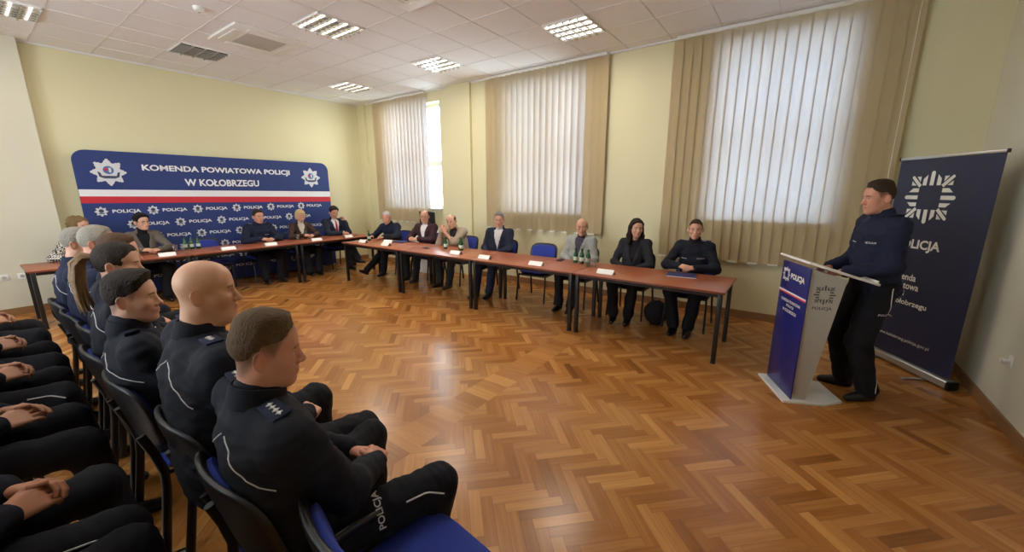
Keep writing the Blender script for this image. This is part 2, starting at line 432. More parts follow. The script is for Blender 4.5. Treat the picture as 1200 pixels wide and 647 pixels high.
# ---- head in its own frame: x to the face, y to the left ear, z up
EYE_Y = 0.0315
def head_sdf(S, fem=0.0, wide=1.0):
    S.ell((-.012, 0, .037), (.099, .077 * wide, .087), k=.02)
    S.ell((.036, 0, .045), (.055, .066 * wide, .056), k=.03)
    S.ell((.030, 0, -.035), (.060, (.060 - .004 * fem) * wide, .078), k=.03)
    for s in (1, -1):
        S.cone((-.004, s * .050 * wide, -.045), (.055, s * .020, -.094 + .006 * fem), .022 - .004 * fem, .019 - .003 * fem, k=.03)
        S.ell((.056, s * .046 * wide, -.022), (.026, .022, .022), k=.03)
    S.ell((.070, 0, -.098 + .006 * fem), (.020, .020 - .004 * fem, .018), k=.03)
    S.cone((.075, -.032, .022), (.075, .032, .022), .016 - .003 * fem, .016 - .003 * fem, k=.02)
    for s in (1, -1): S.ell((.101, s * EYE_Y, .001), (.018, .019, .011), k=.012, op='s')
    for s in (1, -1): S.ell((.0745, s * EYE_Y, .001), (.0125, .0145, .0115), k=.004)
    for s in (1, -1): S.cone((.083, s * (EYE_Y - .012), .008), (.079, s * (EYE_Y + .013), .007), .0035, .003, k=.004)
    S.cone((.087, 0, .012), (.109, 0, -.030), .009, .0105, k=.014)
    S.ell((.109, 0, -.034), (.0125, .0115, .0105), k=.010)
    for s in (1, -1): S.ell((.098, s * .0125, -.037), (.010, .0085, .008), k=.008)
    for s in (1, -1): S.ell((.104, s * .006, -.046), (.005, .0035, .004), k=.003, op='s')
    S.ell((.079, 0, -.063), (.019, .030, .022), k=.014)
    S.ell((.092, 0, -.0605), (.010, .022, .0055), k=.006)
    S.ell((.0905, 0, -.0725), (.010, .019, .006), k=.006)
    S.cone((.103, -.020, -.0663), (.103, .020, -.0663), .0045, .0045, k=.003, op='s')
    for s in (1, -1):
        R = Rz(s * -.45) @ Ry(-.18)
        S.ell((-.016, s * .0875 * wide, -.004), (.021, .0075, .033), k=.006, R=R)
        S.ell((-.013, s * .097 * wide, .000), (.012, .0075, .021), k=.004, op='s', R=R)

def head_colour(V, skin, o):
    x, y, z = V.T; C = np.tile(np.array(skin[:3]), (len(V), 1)); sk = np.array(skin[:3])
    def mix(w, col):
        nonlocal C; w = np.clip(w, 0, 1)[:, None]; C = C * (1 - w) + np.array(col[:3]) * w
    sm = lambda e0, e1, v: np.clip((v - e0) / (e1 - e0), 0, 1)
    red = sk * np.array([1.02, .74, .70])
    mix(.35 * np.exp(-(((x - .06) / .035) ** 2 + ((np.abs(y) - .045) / .025) ** 2 + ((z + .03) / .025) ** 2)), red)
    mix(.45 * np.exp(-(((x - .112) / .015) ** 2 + (y / .016) ** 2 + ((z + .036) / .014) ** 2)), red)
    mix(.5 * np.exp(-(((np.abs(y) - .09) / .014) ** 2 + ((x + .016) / .025) ** 2 + ((z + .004) / .035) ** 2)), red)
    hair = o.get('haircol'); 
    if o.get('stubble') and hair is not None:
        line = np.interp(x, [-.12, -.07, -.04, -.015, .025, .05, .075], [-.075, -.07, -.03, .026, .0, .045, .078])
        mix(o['stubble'] * sm(-.012, .012, z - line) * (.6 + .4 * sm(.0, .03, z - line)), hair)
    if o.get('beard') and hair is not None:
        mix(o['beard'] * sm(.0, .02, -.048 - z) * sm(-.01, .02, x) , hair)
    brow = np.array(hair[:3] if hair is not None else (.2, .13, .08)) * .8
    bz = .0225 - ((np.abs(y) - .03) / .03) ** 2 * .006
    mix(.85 * np.exp(-(((z - bz) / .0045) ** 4)) * sm(.008, .013, np.abs(y)) * sm(.054, .047, np.abs(y)) * (x > .05), brow)
    lip = sk * np.array([.92, .52, .52])
    mix(.8 * (x > .075) * np.exp(-((y / .021) ** 4)) * np.exp(-(((z + .0665) / .0105) ** 4)), lip)
    mix(.8 * (x > .08) * np.exp(-((y / .02) ** 4)) * np.exp(-(((z + .0663) / .0022) ** 2)), sk * .25)
    ey = np.abs(y) - EYE_Y
    mix((x > .076) * np.exp(-((ey / .0115) ** 6)) * np.exp(-(((z - .0005) / .0052) ** 6)), (.62, .58, .54))
    mix((x > .078) * np.exp(-((ey / .0055) ** 6)) * np.exp(-(((z - .001) / .0052) ** 6)), (.045, .03, .022))
    mix(.8 * (x > .07) * np.exp(-((ey / .0135) ** 6)) * np.exp(-(((z - .0075) / .0022) ** 2)), (.05, .03, .025))
    return C

def hair_sdf(style, wide=1.0):
    S = SDF()
    def cut(line_x, line_z, k=.008, flip=1, yw=0.0):
        S.add(lambda X, Y, Z: (np.interp(X, line_x, line_z) + yw * np.abs(Y) - Z + 0 * Y) * .75 * flip, (-9,) * 3, (9,) * 3, 'i', k)
    def taper(line_x, line_z, th, soft=.03, cap=None):
        """hair that follows the skull and thins to nothing at the hairline"""
        S.ell((-.012, 0, .037), (.099, .077 * wide, .087), k=.02); S.ell((.036, 0, .045), (.055, .066 * wide, .056), k=.03)
        def g(X, Y, Z):
            q = np.clip((Z - np.interp(X, line_x, line_z)) / soft + 0 * Y, -.6, 1)
            t = np.where(q > 0, th(X, Z) * np.clip(q, 0, 1) ** .8, q * .012)
            if cap is not None: t = np.where(Z + 0 * X + 0 * Y > cap(X), np.minimum(t, -(Z - cap(X)) * .5), t)
            return t
        S.add(g, (-9,) * 3, (9,) * 3, 'g', .01)
    FULL = ([-.13, -.075, -.045, -.022, .010, .026, .045, .060, .08], [-.075, -.068, -.035, .016, .020, .006, .045, .064, .085])
    if style == 'short': taper(*FULL, lambda X, Z: .009 + .010 * np.clip((Z - .06) / .05, 0, 1))
    elif style == 'thick': taper(*FULL, lambda X, Z: .016 + .014 * np.clip((Z - .04) / .06, 0, 1), .02)
    elif style == 'grey_short': taper(*FULL, lambda X, Z: .006 + .006 * np.clip((Z - .06) / .05, 0, 1))
    elif style == 'fade': taper([-.13, -.085, -.055, -.035, -.01, .03, .05, .066, .085], [-.045, -.040, -.012, .022, .042, .050, .056, .067, .09], lambda X, Z: .006 + .015 * np.clip((Z - .075) / .045, 0, 1), .05)
    elif style == 'quiff': taper([-.13, -.085, -.055, -.035, -.015, .02, .05, .066, .085], [-.06, -.058, -.035, .005, .026, .032, .050, .066, .09], lambda X, Z: .008 + (.013 + .012 * np.clip((X + .02) / .09, 0, 1)) * np.clip((Z - .06) / .04, 0, 1), .04)
    elif style == 'balding': taper([-.13, -.075, -.045, -.022, .010, .026, .045, .08], [-.075, -.068, -.035, .016, .020, .006, .12, .2], lambda X, Z: .010 + 0 * Z, .02, cap=lambda X: .066 - .25 * X)
    elif style in ('pulled', 'ponytail'):
        S.ell((-.014, 0, .038), (.106, .082 * wide, .096), k=.01)
        S.ell((.035, 0, .054), (.064, .066 * wide, .066), k=.02)
        cut([-.13, -.075, -.045, -.02, .012, .03, .05, .075], [-.07, -.05, -.03, .012, .01, .0, .045, .082])
        if style == 'pulled': S.ell((-.115, 0, .02), (.035, .042, .04), k=.02)
    elif style == 'bob':
        S.ell((-.020, 0, .046), (.112, .098, .096), k=.02)
        S.ell((.03, 0, .078), (.068, .078, .048), k=.03)
        for s in (1, -1): S.ell((-.012, s * .082, -.01), (.048, .022, .06), k=.03)
        S.ell((-.075, 0, -.03), (.05, .075, .06), k=.03)
        S.add(lambda X, Y, Z: np.minimum(np.minimum(X - .040, .066 + .0 * Z - Z), .5) + 0 * Y, (-9,) * 3, (9,) * 3, 'i', .012)
        S.add(lambda X, Y, Z: -.085 - Z + 0 * X + 0 * Y, (-9,) * 3, (9,) * 3, 'i', .012)
    elif style == 'curly':
        S.ell((-.025, 0, .045), (.118, .108, .100), k=.02)
        r = np.random.RandomState(3)
        for i in range(46):
            d = nrm(r.randn(3)); d[0] -= .2
            if d[0] > .55 and d[2] < .4: continue
            S.ell(np.array((-.025, 0, .03)) + d * np.array((.108, .1, .105)), (.026, .026, .026), k=.014)
        for s in (1, -1): S.ell((-.03, s * .088, -.05), (.05, .03, .06), k=.03)
        S.ell((-.085, 0, -.05), (.045, .085, .07), k=.03)
        S.add(lambda X, Y, Z: np.minimum(X - .045, .066 - Z) + 0 * Y, (-9,) * 3, (9,) * 3, 'i', .012)
    elif style == 'long':
        taper(*FULL, lambda X, Z: .018 + 0 * Z, .02)
        for s in (1, -1):
            S.cone((-.03, s * .076, .03), (-.03, s * .090, -.10), .032, .036, k=.03)
            S.cone((-.03, s * .090, -.10), (.015, s * .100, -.20), .036, .026, k=.03)
        S.cone((-.07, 0, .0), (-.075, 0, -.17), .065, .06, k=.04)
    return S

# ---- hand: x along the fingers, z out of the back of the hand, thumb on +y
def hand_sdf(curl=(.5, .7, .5), spread=.10, thumb=(.7, .35, .3)):
    S = SDF(); ys = (.031, .0105, -.010, -.029); Ls = (.074, .082, .077, .060)
    for y in ys: S.cone((.004, y * .62, 0), (.084 - abs(y - .008) * .15, y, .002), .0145, .0115, k=.012)
    S.ell((.015, .0, -.002), (.03, .026, .015), k=.012)
    S.cone((.012, .022, -.006), (.045, .036, -.010), .0155, .013, k=.014)
    for y, L in zip(ys, Ls):
        p = np.array((.084 - abs(y - .008) * .15, y, .002)); a = 0.0; yaw = y * spread / .03
        for j, (fr, c) in enumerate(zip((.46, .30, .24), curl)):
            a += c; q = p + L * fr * np.array((cos(a) * cos(yaw), cos(a) * sin(yaw), -sin(a)))
            S.cone(p, q, .0092 - .0008 * j, .0084 - .0008 * j, k=.003); p = q
    p = np.array((.040, .036, -.010)); ya, dn = thumb[0], thumb[1]
    for j, L in enumerate((.034, .029)):
        q = p + L * np.array((cos(ya) * cos(dn), sin(ya) * cos(dn), -sin(dn))); S.cone(p, q, .0112 - .001 * j, .0098 - .001 * j, k=.006); p = q; ya -= thumb[2]
    return S

def hand_frame(f, n, side):
    f = nrm(f); n = np.array(n, float); n = nrm(n - f * (n @ f)); t = np.cross(n, f)   # thumb side of a right hand
    if side > 0: t = -t                                                         # side +1 is the left hand
    return np.stack([f, t, n], 1)

def strip_on(bvh, starts, d, r=.004, lift=.001):
    pts = []
    for p in starts:
        hit = bvh.ray_cast(Vector(p), Vector(d))
        if hit[0] is not None: pts.append(hit[0] + hit[1] * lift)
    return pts

def draped(bvh, me, o, ux, uy, d, lift=.002):
    """print a flat mesh onto a surface: each vertex travels along d until it meets the cloth"""
    o, ux, uy, d = Vector(o), Vector(ux), Vector(uy), Vector(d)
    d.normalize(); S0 = [o + ux * v.co.x + uy * v.co.y for v in me.vertices]; T = [bvh.ray_cast(q, d)[3] for q in S0]
    ok = [t for t in T if t is not None]; md = float(np.median(ok)) if ok else 0.0
    for v, q, t in zip(me.vertices, S0, T): v.co = q + d * ((t if t is not None and abs(t - md) < .06 else md) - lift)
    me.update(); return me

def to_bvh(V, F): return BVHTree.FromPolygons([tuple(v) for v in V], [tuple(f) for f in F.tolist()])

def person(label, loc, rz, pose=None, look=None, h=.0055, hj=.011, hh=.0045, cat='person', group=None):
    p = dict(hipz=.535, lean=.04, side=0.0, twist=0.0, head=(0, 0, 0), stand=False, s=1.0, bw=1.0, belly=0.0, neck=.135, headfwd=.03,
             feet=(((.46, .11, .09), .15), ((.46, -.11, .09), -.15)), knee_pole=((1, .25, .9), (1, -.25, .9)), hands=None)
    p.update(pose or {}); L = dict(skin=srgb(196, 150, 124), jacket=M['uniform'], trousers=M['uniformlegs'], shoe=M['blackshoe'], hair='short', haircol=srgb(60, 44, 32),
             style='uniform', fem=0.0, wide=1.0, hairmat=None, seed=1); L.update(look or {})
    s, bw = p['s'], p['bw']; fem = L['fem']
    if p['stand']: p['hipz'] = .93 * s
    pel = np.array((0, 0, p['hipz'])); a = nrm((sin(p['lean']), sin(p['side']), cos(p['lean']))); lat = Rz(p['twist']) @ np.array((0, 1.0, 0)); lat = nrm(lat - a * (lat @ a)); fwd = np.cross(lat, a)
    T = .53 * s; nb = pel + a * T
    yaw, pit, rol = p['head']; RH = Rz(yaw) @ Ry(pit) @ Rx(rol)
    hc = nb + a * (p['neck'] - .035) * s + np.array((0, 0, .045 * s)) + fwd * p['headfwd'] + RH @ np.array((.022, 0, 0))
    hs = (.955 - .03 * fem) * L.get('hs', 1.0) * np.array((.945, 1.0, 1.05))
    sw = (.178 - .02 * fem) * bw * s
    sh = [nb - a * .062 * s + lat * (q * sw) for q in (1, -1)]
    hands = p['hands'] or [dict(p=(.30, .035, .655), f=(.75, -.62, -.2), n=(.2, .35, .9)), dict(p=(.30, -.035, .66), f=(.75, .62, -.2), n=(.2, -.35, .9))]
    arms = []
    for i, q in enumerate((1, -1)):
        el, wr = ik(sh[i], hands[i]['p'], .29 * s, .255 * s, hands[i].get('pole', (-.5, q * .9, -.6))); arms.append((el, wr))
    hips = [pel + lat * (q * .088 * bw * s) for q in (1, -1)]; legs = []
    for i, q in enumerate((1, -1)):
        kn, an = ik(hips[i], p['feet'][i][0], .44 * s * p.get('ls', 1), .43 * s * p.get('ls', 1), p['knee_pole'][i]); legs.append((kn, an))
    VS, FS, CS, nv = [], [], [], 0
    skin = L['skin']
    def put(V, F, C):
        nonlocal nv
        VS.append(V); FS.append(F + nv); CS.append(C if C.ndim == 2 else np.tile(C, (len(V), 1))); nv += len(V)
    # head and neck
    S = SDF(); head_sdf(S, fem, L['wide'])
    nbl = RH.T @ ((nb - a * .03) - hc) / hs
    S.cone((-.030 + .006 * fem, 0, -.050), nbl, (.060 - .011 * fem) * L.get('neckw', 1), (.063 - .012 * fem) * bw, k=.03)
    if L.get('doublechin'): S.ell((.03, 0, -.105), (.05, .045, .03), k=.03)
    V, F = S.mesh(h); C = head_colour(V, skin, L); put((V * hs) @ RH.T + hc, F, C)
    # hands
    for i, q in enumerate((1, -1)):
        hd = hands[i]; R = hand_frame(hd['f'], hd['n'], q)
        V, F = hand_sdf(hd.get('curl', (.45, .6, .4)), hd.get('spread', .10), hd.get('thumb', (.7, .35, .3))).mesh(hh)
        sc_h = hd.get('size', .98) * s * (1 - .07 * fem); det = q > 0
        hc_ = np.array(skin[:3]) * np.array((1.0, .92, .88)); C = np.tile(hc_, (len(V), 1))
        W = (V * sc_h) @ R.T + arms[i][1]
        put(W, F[:, ::-1] if det else F, C)
    # trunk and limbs inside the clothes, down to the ankles
    S = SDF(); S.loft(pel, nb - a * .02, lat, [0, .5, .85, 1], [.10, .09, .09, .045], [.075, .075, .055, .04], k=.03)
    for i in (0, 1):
        S.cone(sh[i], arms[i][0], .040, .034, k=.03); S.cone(arms[i][0], arms[i][1], .033, .023, k=.02)
        S.cone(hips[i], legs[i][0], .06, .045, k=.03); S.cone(legs[i][0], legs[i][1], .045, .032, k=.02)
    V, F = S.mesh(.016); put(V, F, np.array(skin[:3]))
    # hand grid carries on into the forearm core at the wrist, head grid into the trunk at the neck
    body = link('person', np_mesh('person', np.concatenate(VS), np.concatenate(FS), np.concatenate(CS)), M['skin'])
    body.location = loc; body.rotation_euler = (0, 0, rz); tag(body, label, cat, group)
    def child(name, V, F, m, lab=None):
        o = link(name, np_mesh(name, V, F), m, body)
        if lab: o['label'] = lab
        return o
    # jacket
    suit = L['style'] == 'suit'
    ts = [0, .25, .55, .8, .93, 1]; be = p['belly']
    ws = [x * bw * s for x in (.184 + be * .3, .174 + be * .5, .182, .186, .130, .066)]; dsn = [x * s for x in (.136 + be * .6, .128 + be, .134 + be * .3, .126, .096, .060)]
    if fem: ws = [.160 * s, .140 * s, .150 * s, .152 * s, .105 * s, .056 * s]; dsn = [.115 * s, .105 * s, .125 * s, .10 * s, .07 * s, .05 * s]
    base = pel - a * .035
    def torso(S, grow=0.0, k=.03, op='u'): return S.loft(base, nb, lat, ts, ws, dsn, cap=.010, k=k, grow=grow, op=op)
    S = SDF(); torso(S)
    if L.get('skirt'): S.loft(pel - a * .03, pel + a * .1, lat, [0, 1], [.20 * bw, .16 * bw], [.15, .12], k=.05)
    ra = L.get('sleeve', 1.0) * (1 - .1 * fem) * (.5 + .5 * bw)
    for i, q in enumerate((1, -1)):
        S.cone(nb - a * .035 + lat * (q * .045), sh[i] + a * .004, .050 * s, .060 * s * ra, k=.05)
        el, wr = arms[i]; dv = nrm(wr - el)
        S.cone(sh[i], el, .069 * s * ra, .060 * s * ra, k=.045); S.cone(el, wr - dv * .012, .060 * s * ra, .045 * s * ra, k=.03)
    hdir = nrm(RH @ np.array((-.022, 0, -.055)) * hs + hc - nb)
    if not suit: S.cone(nb - a * .02, nb + hdir * min(.03, L.get('collar', .058)), .074 - .01 * fem, .069 - .01 * fem, k=.010)
    if suit or L.get('open'):
        t0, wv = (.20 if suit else .30), .30
        def vee(X, Y, Z):
            x, y, z = X - base[0], Y - base[1], Z - base[2]
            t = x * a[0] + y * a[1] + z * a[2]; u = x * lat[0] + y * lat[1] + z * lat[2]; v = x * fwd[0] + y * fwd[1] + z * fwd[2]
            return np.maximum(np.abs(u) - np.clip((t - t0) * wv * .8, -.1, .085), .035 - v)
        def lapel(X, Y, Z):
            x, y, z = X - base[0], Y - base[1], Z - base[2]
            t = x * a[0] + y * a[1] + z * a[2]; u = x * lat[0] + y * lat[1] + z * lat[2]; v = x * fwd[0] + y * fwd[1] + z * fwd[2]
            band = np.abs(np.abs(u) - (t - t0) * wv * .8 - .022) - .022
            return np.maximum(np.maximum(band, .02 - v), t0 - t)
        tor = SDF(); torso(tor, .007); tf = tor.p[0][0]
        S.add(lambda X, Y, Z: np.maximum(tf(X, Y, Z), lapel(X, Y, Z)), *tor.p[0][1:3], 'u', .003)
        if not L.get('lowneck'): S.cone(nb - a * .045, nb + hdir * .012, .078, .072, k=.01)
        S.add(vee, base - .3, nb + .3, 's', .004)
    V, F = S.mesh(hj); N = vnormals(V, F); V = V + N * (wave(V, .006, 30, L['seed']) + wave(V * np.array((1, 1, 1.9)), .0035, 62, L['seed'] + 40))[:, None]
    jk = child('jacket', V, F, L['jacket']); JV, JF = V, F; bvh = to_bvh(V, F)
    if suit or L.get('open'):
        S = SDF(); torso(S, -.010)
        if not L.get('lowneck'): S.cone(nb - a * .02, nb + hdir * .032, .064, .0625, k=.012)
        S.loft(base, base + a * .15, lat, [0, 1], [.2, .2], [.2, .2], op='s', k=.004)
        V, F = S.mesh(hj * .85); child('shirt', V, F, L.get('shirt', M['whiteshirt']))
        if L.get('tie'):
            b2 = to_bvh(V, F); pts = strip_on(b2, [nb + fwd * .5 - a * (x * .01 + .025) for x in range(0, 26, 3)], -fwd, lift=.003)
            if len(pts) > 2: MB().tube(pts, [.016, .013] + [.017 + .0022 * i for i in range(len(pts) - 2)], n=8, oval=.3).build('tie', L['tie'], body)
    # trousers
    S = SDF(); S.ell(pel, (.128 * s + be * .3, (.160 + .006 * fem) * bw * s, .105 * s), k=.03)
    tl = L.get('legw', 1.0)
    for i in (0, 1):
        kn, an = legs[i]; dv = nrm(an - kn)
        S.cone(hips[i], kn, .096 * s * tl, .076 * s * tl, k=.035); S.cone(kn, an - dv * .015, .073 * s * tl, .066 * s * tl, k=.03)
    V, F = S.mesh(hj); N = vnormals(V, F); V = V + N * (wave(V, .007, 26, L['seed'] + 5) + wave(V * np.array((1.8, 1, 1)), .003, 60, L['seed'] + 50))[:, None]
    child('trousers', V, F, L['trousers']); TV, TF = V, F; tb = to_bvh(V, F)
    # shoes
    for i in (0, 1):
        an = legs[i][1]; fy = p['feet'][i][1]; tilt = p['feet'][i][2] if len(p['feet'][i]) > 2 else 0.0
        S = SDF(); S.cone((-.035, 0, -.05), (.05, 0, -.048), .040, .039, k=.02); S.cone((.05, 0, -.05), (.145, 0, -.062), .042, .030, k=.02)
        S.cone((0, 0, -.03), (-.008, 0, .03), .046, .044, k=.03)
        S.add(lambda X, Y, Z: -.088 - Z + 0 * X + 0 * Y, (-9,) * 3, (9,) * 3, 'i', .004)
        V, F = S.mesh(.009); child('shoe', (V * s) @ (Rz(fy) @ Ry(tilt)).T + an, F, L['shoe'])
    # hair
    if L['hair'] not in (None, 'bald'):
        V, F = hair_sdf(L['hair'], L['wide']).mesh(min(h * 1.1, .006)); N = vnormals(V, F)
        if L['hair'] in ('bob', 'long', 'curly'):
            ang = np.arctan2(V[:, 1], V[:, 0] + .01)
            V = V + N * (np.sin(ang * 34 + V[:, 2] * 60 + 2 * np.sin(V[:, 2] * 90)) * .0018 + wave(V, .004, 70, 4))[:, None]
        else: V = V + N * (wave(V, .0010, 210, 4) + wave(V, .0014, 70, 6))[:, None]
        hm = L['hairmat'] or mat('hair', L['haircol'], 0.7, spec=0.25, bump=0.9, bscale=240, var=0.35, vscale=190, stretch=(.45, 1, .45))
        hob = child('hair', (V * hs) @ RH.T + hc, F, hm)
        if L['hair'] == 'ponytail':
            P0 = [(-.10, 0, .045), (-.145, 0, .055), (-.175, .0, .02), (-.185, 0, -.06), (-.18, .0, -.15), (-.165, 0, -.24)]
            mb = MB(); r = np.random.RandomState(5)
            mb.tube([tuple((np.array(q) * hs) @ RH.T + hc) for q in P0], [.018, .026, .031, .034, .027, .008], n=14)
            for i in range(22):
                o = r.randn(3) * np.array((.010, .016, .006)); e = r.randn(3) * .016
                mb.tube([tuple(((np.array(q) + o * min(1, j * .7) + e * max(0, j - 2) / 3) * hs) @ RH.T + hc) for j, q in enumerate(P0)], [.007, .010, .011, .010, .008, .002], n=6)
            mb.build('ponytail', L['tailmat'], hob, 60)
    if L.get('glasses'):
        mb = MB(); tr = lambda q: tuple((np.array(q) * hs) @ RH.T + hc)
        for q in (1, -1):
            mb.tube([tr((.098 - .012 * (1 - cos(t)) * .3, q * (EYE_Y + .003 + .024 * cos(t)), -.001 + .017 * sin(t))) for t in np.linspace(0, 2 * pi, 16, endpoint=False)], .0020, n=6, closed=True)
            mb.tube([tr((.090, q * .0585, .004)), tr((.05, q * .078, .006)), tr((-.015, q * .085, .008))], .0020, n=6)
        mb.tube([tr((.101, -.008, .003)), tr((.103, 0, .006)), tr((.101, .008, .003))], .002, n=6)
        mb.build('glasses', L['glasses'], body)
    U = lambda u, t, v=0.0: base + lat * u + a * t + fwd * v      # torso frame: across, up, forward
    if not suit and not L.get('open'):
        cu, cv = nrm(np.cross(lat, hdir)), nrm(lat); mb = MB(); n = 28; H0, H1 = -.01, L.get('collar', .046) + .006; rings = []
        for rr, t in ((.078, H0), (.073, H1), (.067, H1 + .001), (.062, H0 + .01)):
            rr = rr * (1 - .12 * fem) * (.6 + .4 * bw)
            rings.append([mb.bm.verts.new(Vector(nb + hdir * (t - (.016 * max(0, cos(k * 2 * pi / n)) if t > .02 else 0)) + rr * (cu * cos(k * 2 * pi / n) + cv * sin(k * 2 * pi / n)))) for k in range(n)])
        for A, B2 in zip(rings, rings[1:]):
            for k in range(n): mb.bm.faces.new((A[k], A[(k + 1) % n], B2[(k + 1) % n], B2[k]))
        mb.build('collar', L['jacket'], body, 60)
    if L['style'] == 'uniform' and L.get('marks', True):
        if L.get('back_piping', True):
            mb = MB()
            for q in (1, -1):
                pts = strip_on(bvh, [U(q * y, T * .96 - .72 * y, -.6) for y in np.linspace(.012, .19, 14)], fwd)
                if len(pts) > 2: mb.tube(pts, .0021, n=6)
            mb.build('piping', M['piping'], body)
        for i, q in enumerate((1, -1)):
            c = sh[i] * .62 + (nb - a * .045 + lat * (q * .05)) * .38
            hit = bvh.ray_cast(Vector(c + a * .4), Vector(-a))
            if hit[0] is None: continue
            z = hit[1]; y = Vector(lat) * q; y = (y - z * y.dot(z)).normalized(); x = y.cross(z).normalized(); R3 = Matrix((y, x, z)).transposed()
            e = MB().box(hit[0] + z * .004, (.115, .052, .008), rot=R3, bev=.003).build('epaulette', M['uniformblue'], body)
            for j in range(L.get('stars', 3)):
                cc = hit[0] + z * .009 + y * (-.030 + .0225 * j)
                mt = Matrix.Translation(cc) @ R3.to_4x4()
                pol = [((.0105 if k % 2 == 0 else .0052) * cos(k * pi / 4), (.0105 if k % 2 == 0 else .0052) * sin(k * pi / 4)) for k in range(8)]
                MB().prism(pol, -.001, .0025, mt).build('rank_star', M['piping'], e, 0)
        if L.get('chest', True):
            me = fit_text('POLICJA', .085, .017, bold=.02); draped(bvh, me, U(.055 + .085, T * .70, .5), -lat, a, -fwd); me.materials.append(M['piping']); link('lettering', me, None, body)
            mb = MB(); pts = strip_on(bvh, [U(-.055 - .01 * k, T * .70, .5) for k in range(8)], -fwd)
            if len(pts) > 4 and max((p1 - p2).length for p1, p2 in zip(pts, pts[1:])) < .03: mb.tube(pts, .006, n=6, oval=.5); mb.build('name_tape', M['piping'], body)
            else: mb.bm.free()
        if L.get('collar_pip'): pass
    info = dict(body=body, bvh=bvh, tb=tb, legs=legs, hips=hips, U=U, T=T, a=a, lat=lat, fwd=fwd, hc=hc, nb=nb, sh=sh, arms=arms)
    return info

# ================================================================== THE ROOM
def struct(name, mb, m, smooth=0, parent=None):
    o = mb.build(name, m, parent, smooth)
    if parent is None: tag(o, kind='structure')
    return o

def make_floor():
    n, W = 5, .064; Lp = n * W; V, F, UV, TT = [], [], [], []
    c45, s45 = cos(pi / 4), sin(pi / 4); g = .0006
    def rect(x0, y0, w_, h_, rot, org, z, horiz):
        k = len(V); u0, v0 = random.random() * 50, random.random() * 50
        lw, lh = (w_, h_)
        for x, y in ((x0 + g, y0 + g), (x0 + w_ - g, y0 + g), (x0 + w_ - g, y0 + h_ - g), (x0 + g, y0 + h_ - g)):
            X, Y = (x * c45 - y * s45, x * s45 + y * c45) if rot else (x, y)
            V.append((X + org[0], Y + org[1], z)); UV.append((u0 + (x - x0), v0 + (y - y0)) if horiz else (u0 + (y - y0), v0 + (x - x0)))
        F.append((k, k + 1, k + 2, k + 3)); TT.append(min(max(random.gauss(.44, .12), 0), .95))
    R = 140
    ox, oy = 1.7, 3.6
    for y in range(-R, R):
        for k in range(-R // (2 * n) - R // n, R // n + R // (2 * n)):
            for horiz in (True, False):
                x0, y0, w_, h_ = (y + 2 * n * k, y, n, 1) if horiz else (y, y + 1 + 2 * n * k, 1, n)
                cx, cy = (x0 + w_ / 2) * W, (y0 + h_ / 2) * W
                X, Y = cx * c45 - cy * s45 + ox, cx * s45 + cy * c45 + oy
                if -1.2 < X < XW + .2 and YN - .2 < Y < YB + .2: rect(x0 * W, y0 * W, w_ * W, h_ * W, True, (ox, oy), 0.0, horiz)
    x = XL
    while x < XW:                                                    # straight strip of short boards across the room
        rect(x, 1.86, .135, .27, False, (0, 0), .0012, False); x += .135
    me = bpy.data.meshes.new('floor'); me.from_pydata(V, [], F)
    uv = me.uv_layers.new(name='UVMap'); uv.data.foreach_set('uv', [c for p in UV for c in p])
    at = me.attributes.new('tint', 'FLOAT', 'FACE'); at.data.foreach_set('value', TT)
    fl = link('floor', me, M['floor']); tag(fl, kind='structure')
    b = MB().box(((XL + XW) / 2, (YB + YN) / 2, -.06), (XW - XL + .6, YB - YN + .6, .114)).build('subfloor', mat('floor_gap', srgb(52, 32, 18), .7), fl, 0)
make_floor()

# window wall with three openings
WIN = [(-.30, 1.02), (2.88, 4.47), (6.06, 7.80)]; WZ0, WZ1 = 1.30, 3.44; WT = .40
mb = MB(); ys = [YN - .3] + [y for q in WIN for y in q] + [YB + .3]
for i in range(0, len(ys), 2): mb.box((XW + WT / 2, (ys[i] + ys[i + 1]) / 2, ZC / 2), (WT, ys[i + 1] - ys[i], ZC))
for y0, y1 in WIN:
    mb.box((XW + WT / 2, (y0 + y1) / 2, WZ0 / 2), (WT, y1 - y0, WZ0)); mb.box((XW + WT / 2, (y0 + y1) / 2, (WZ1 + ZC) / 2), (WT, y1 - y0, ZC - WZ1))
struct('wall_right', mb, M['wall'])
struct('wall_back', MB().box(((XL + XW) / 2, YB + .15, ZC / 2), (XW - XL, .3, ZC)), M['wall'])
struct('wall_left', MB().box(((XL + .815) / 2, 8.69, ZC / 2), (.815 - XL, .18, ZC)), M['wall_pale'])      # pier that stands forward at the left
struct('wall_near', MB().box(((.4 + XW) / 2, YN - .15, ZC / 2), (XW - .4, .3, ZC)), M['wall_pale'])
struct('wall_rear', MB().box(((XL + .4) / 2, YN - .15, ZC / 2), (.4 - XL, .3, ZC)), M['wall_pale'])
mb = MB()                                                            # opposite wall, behind the camera's left, its openings added to let in fill light
for y0, y1, z0, z1 in ((YN, YB, 0, 1.0), (YN, YB, 3.4, ZC), (YN, 2.4, 1.0, 3.4), (4.1, 4.7, 1.0, 3.4), (6.3, YB, 1.0, 3.4)): mb.box((XL - .15, (y0 + y1) / 2, (z0 + z1) / 2), (.3, y1 - y0, z1 - z0))
struct('wall_far_left', mb, M['wall'])
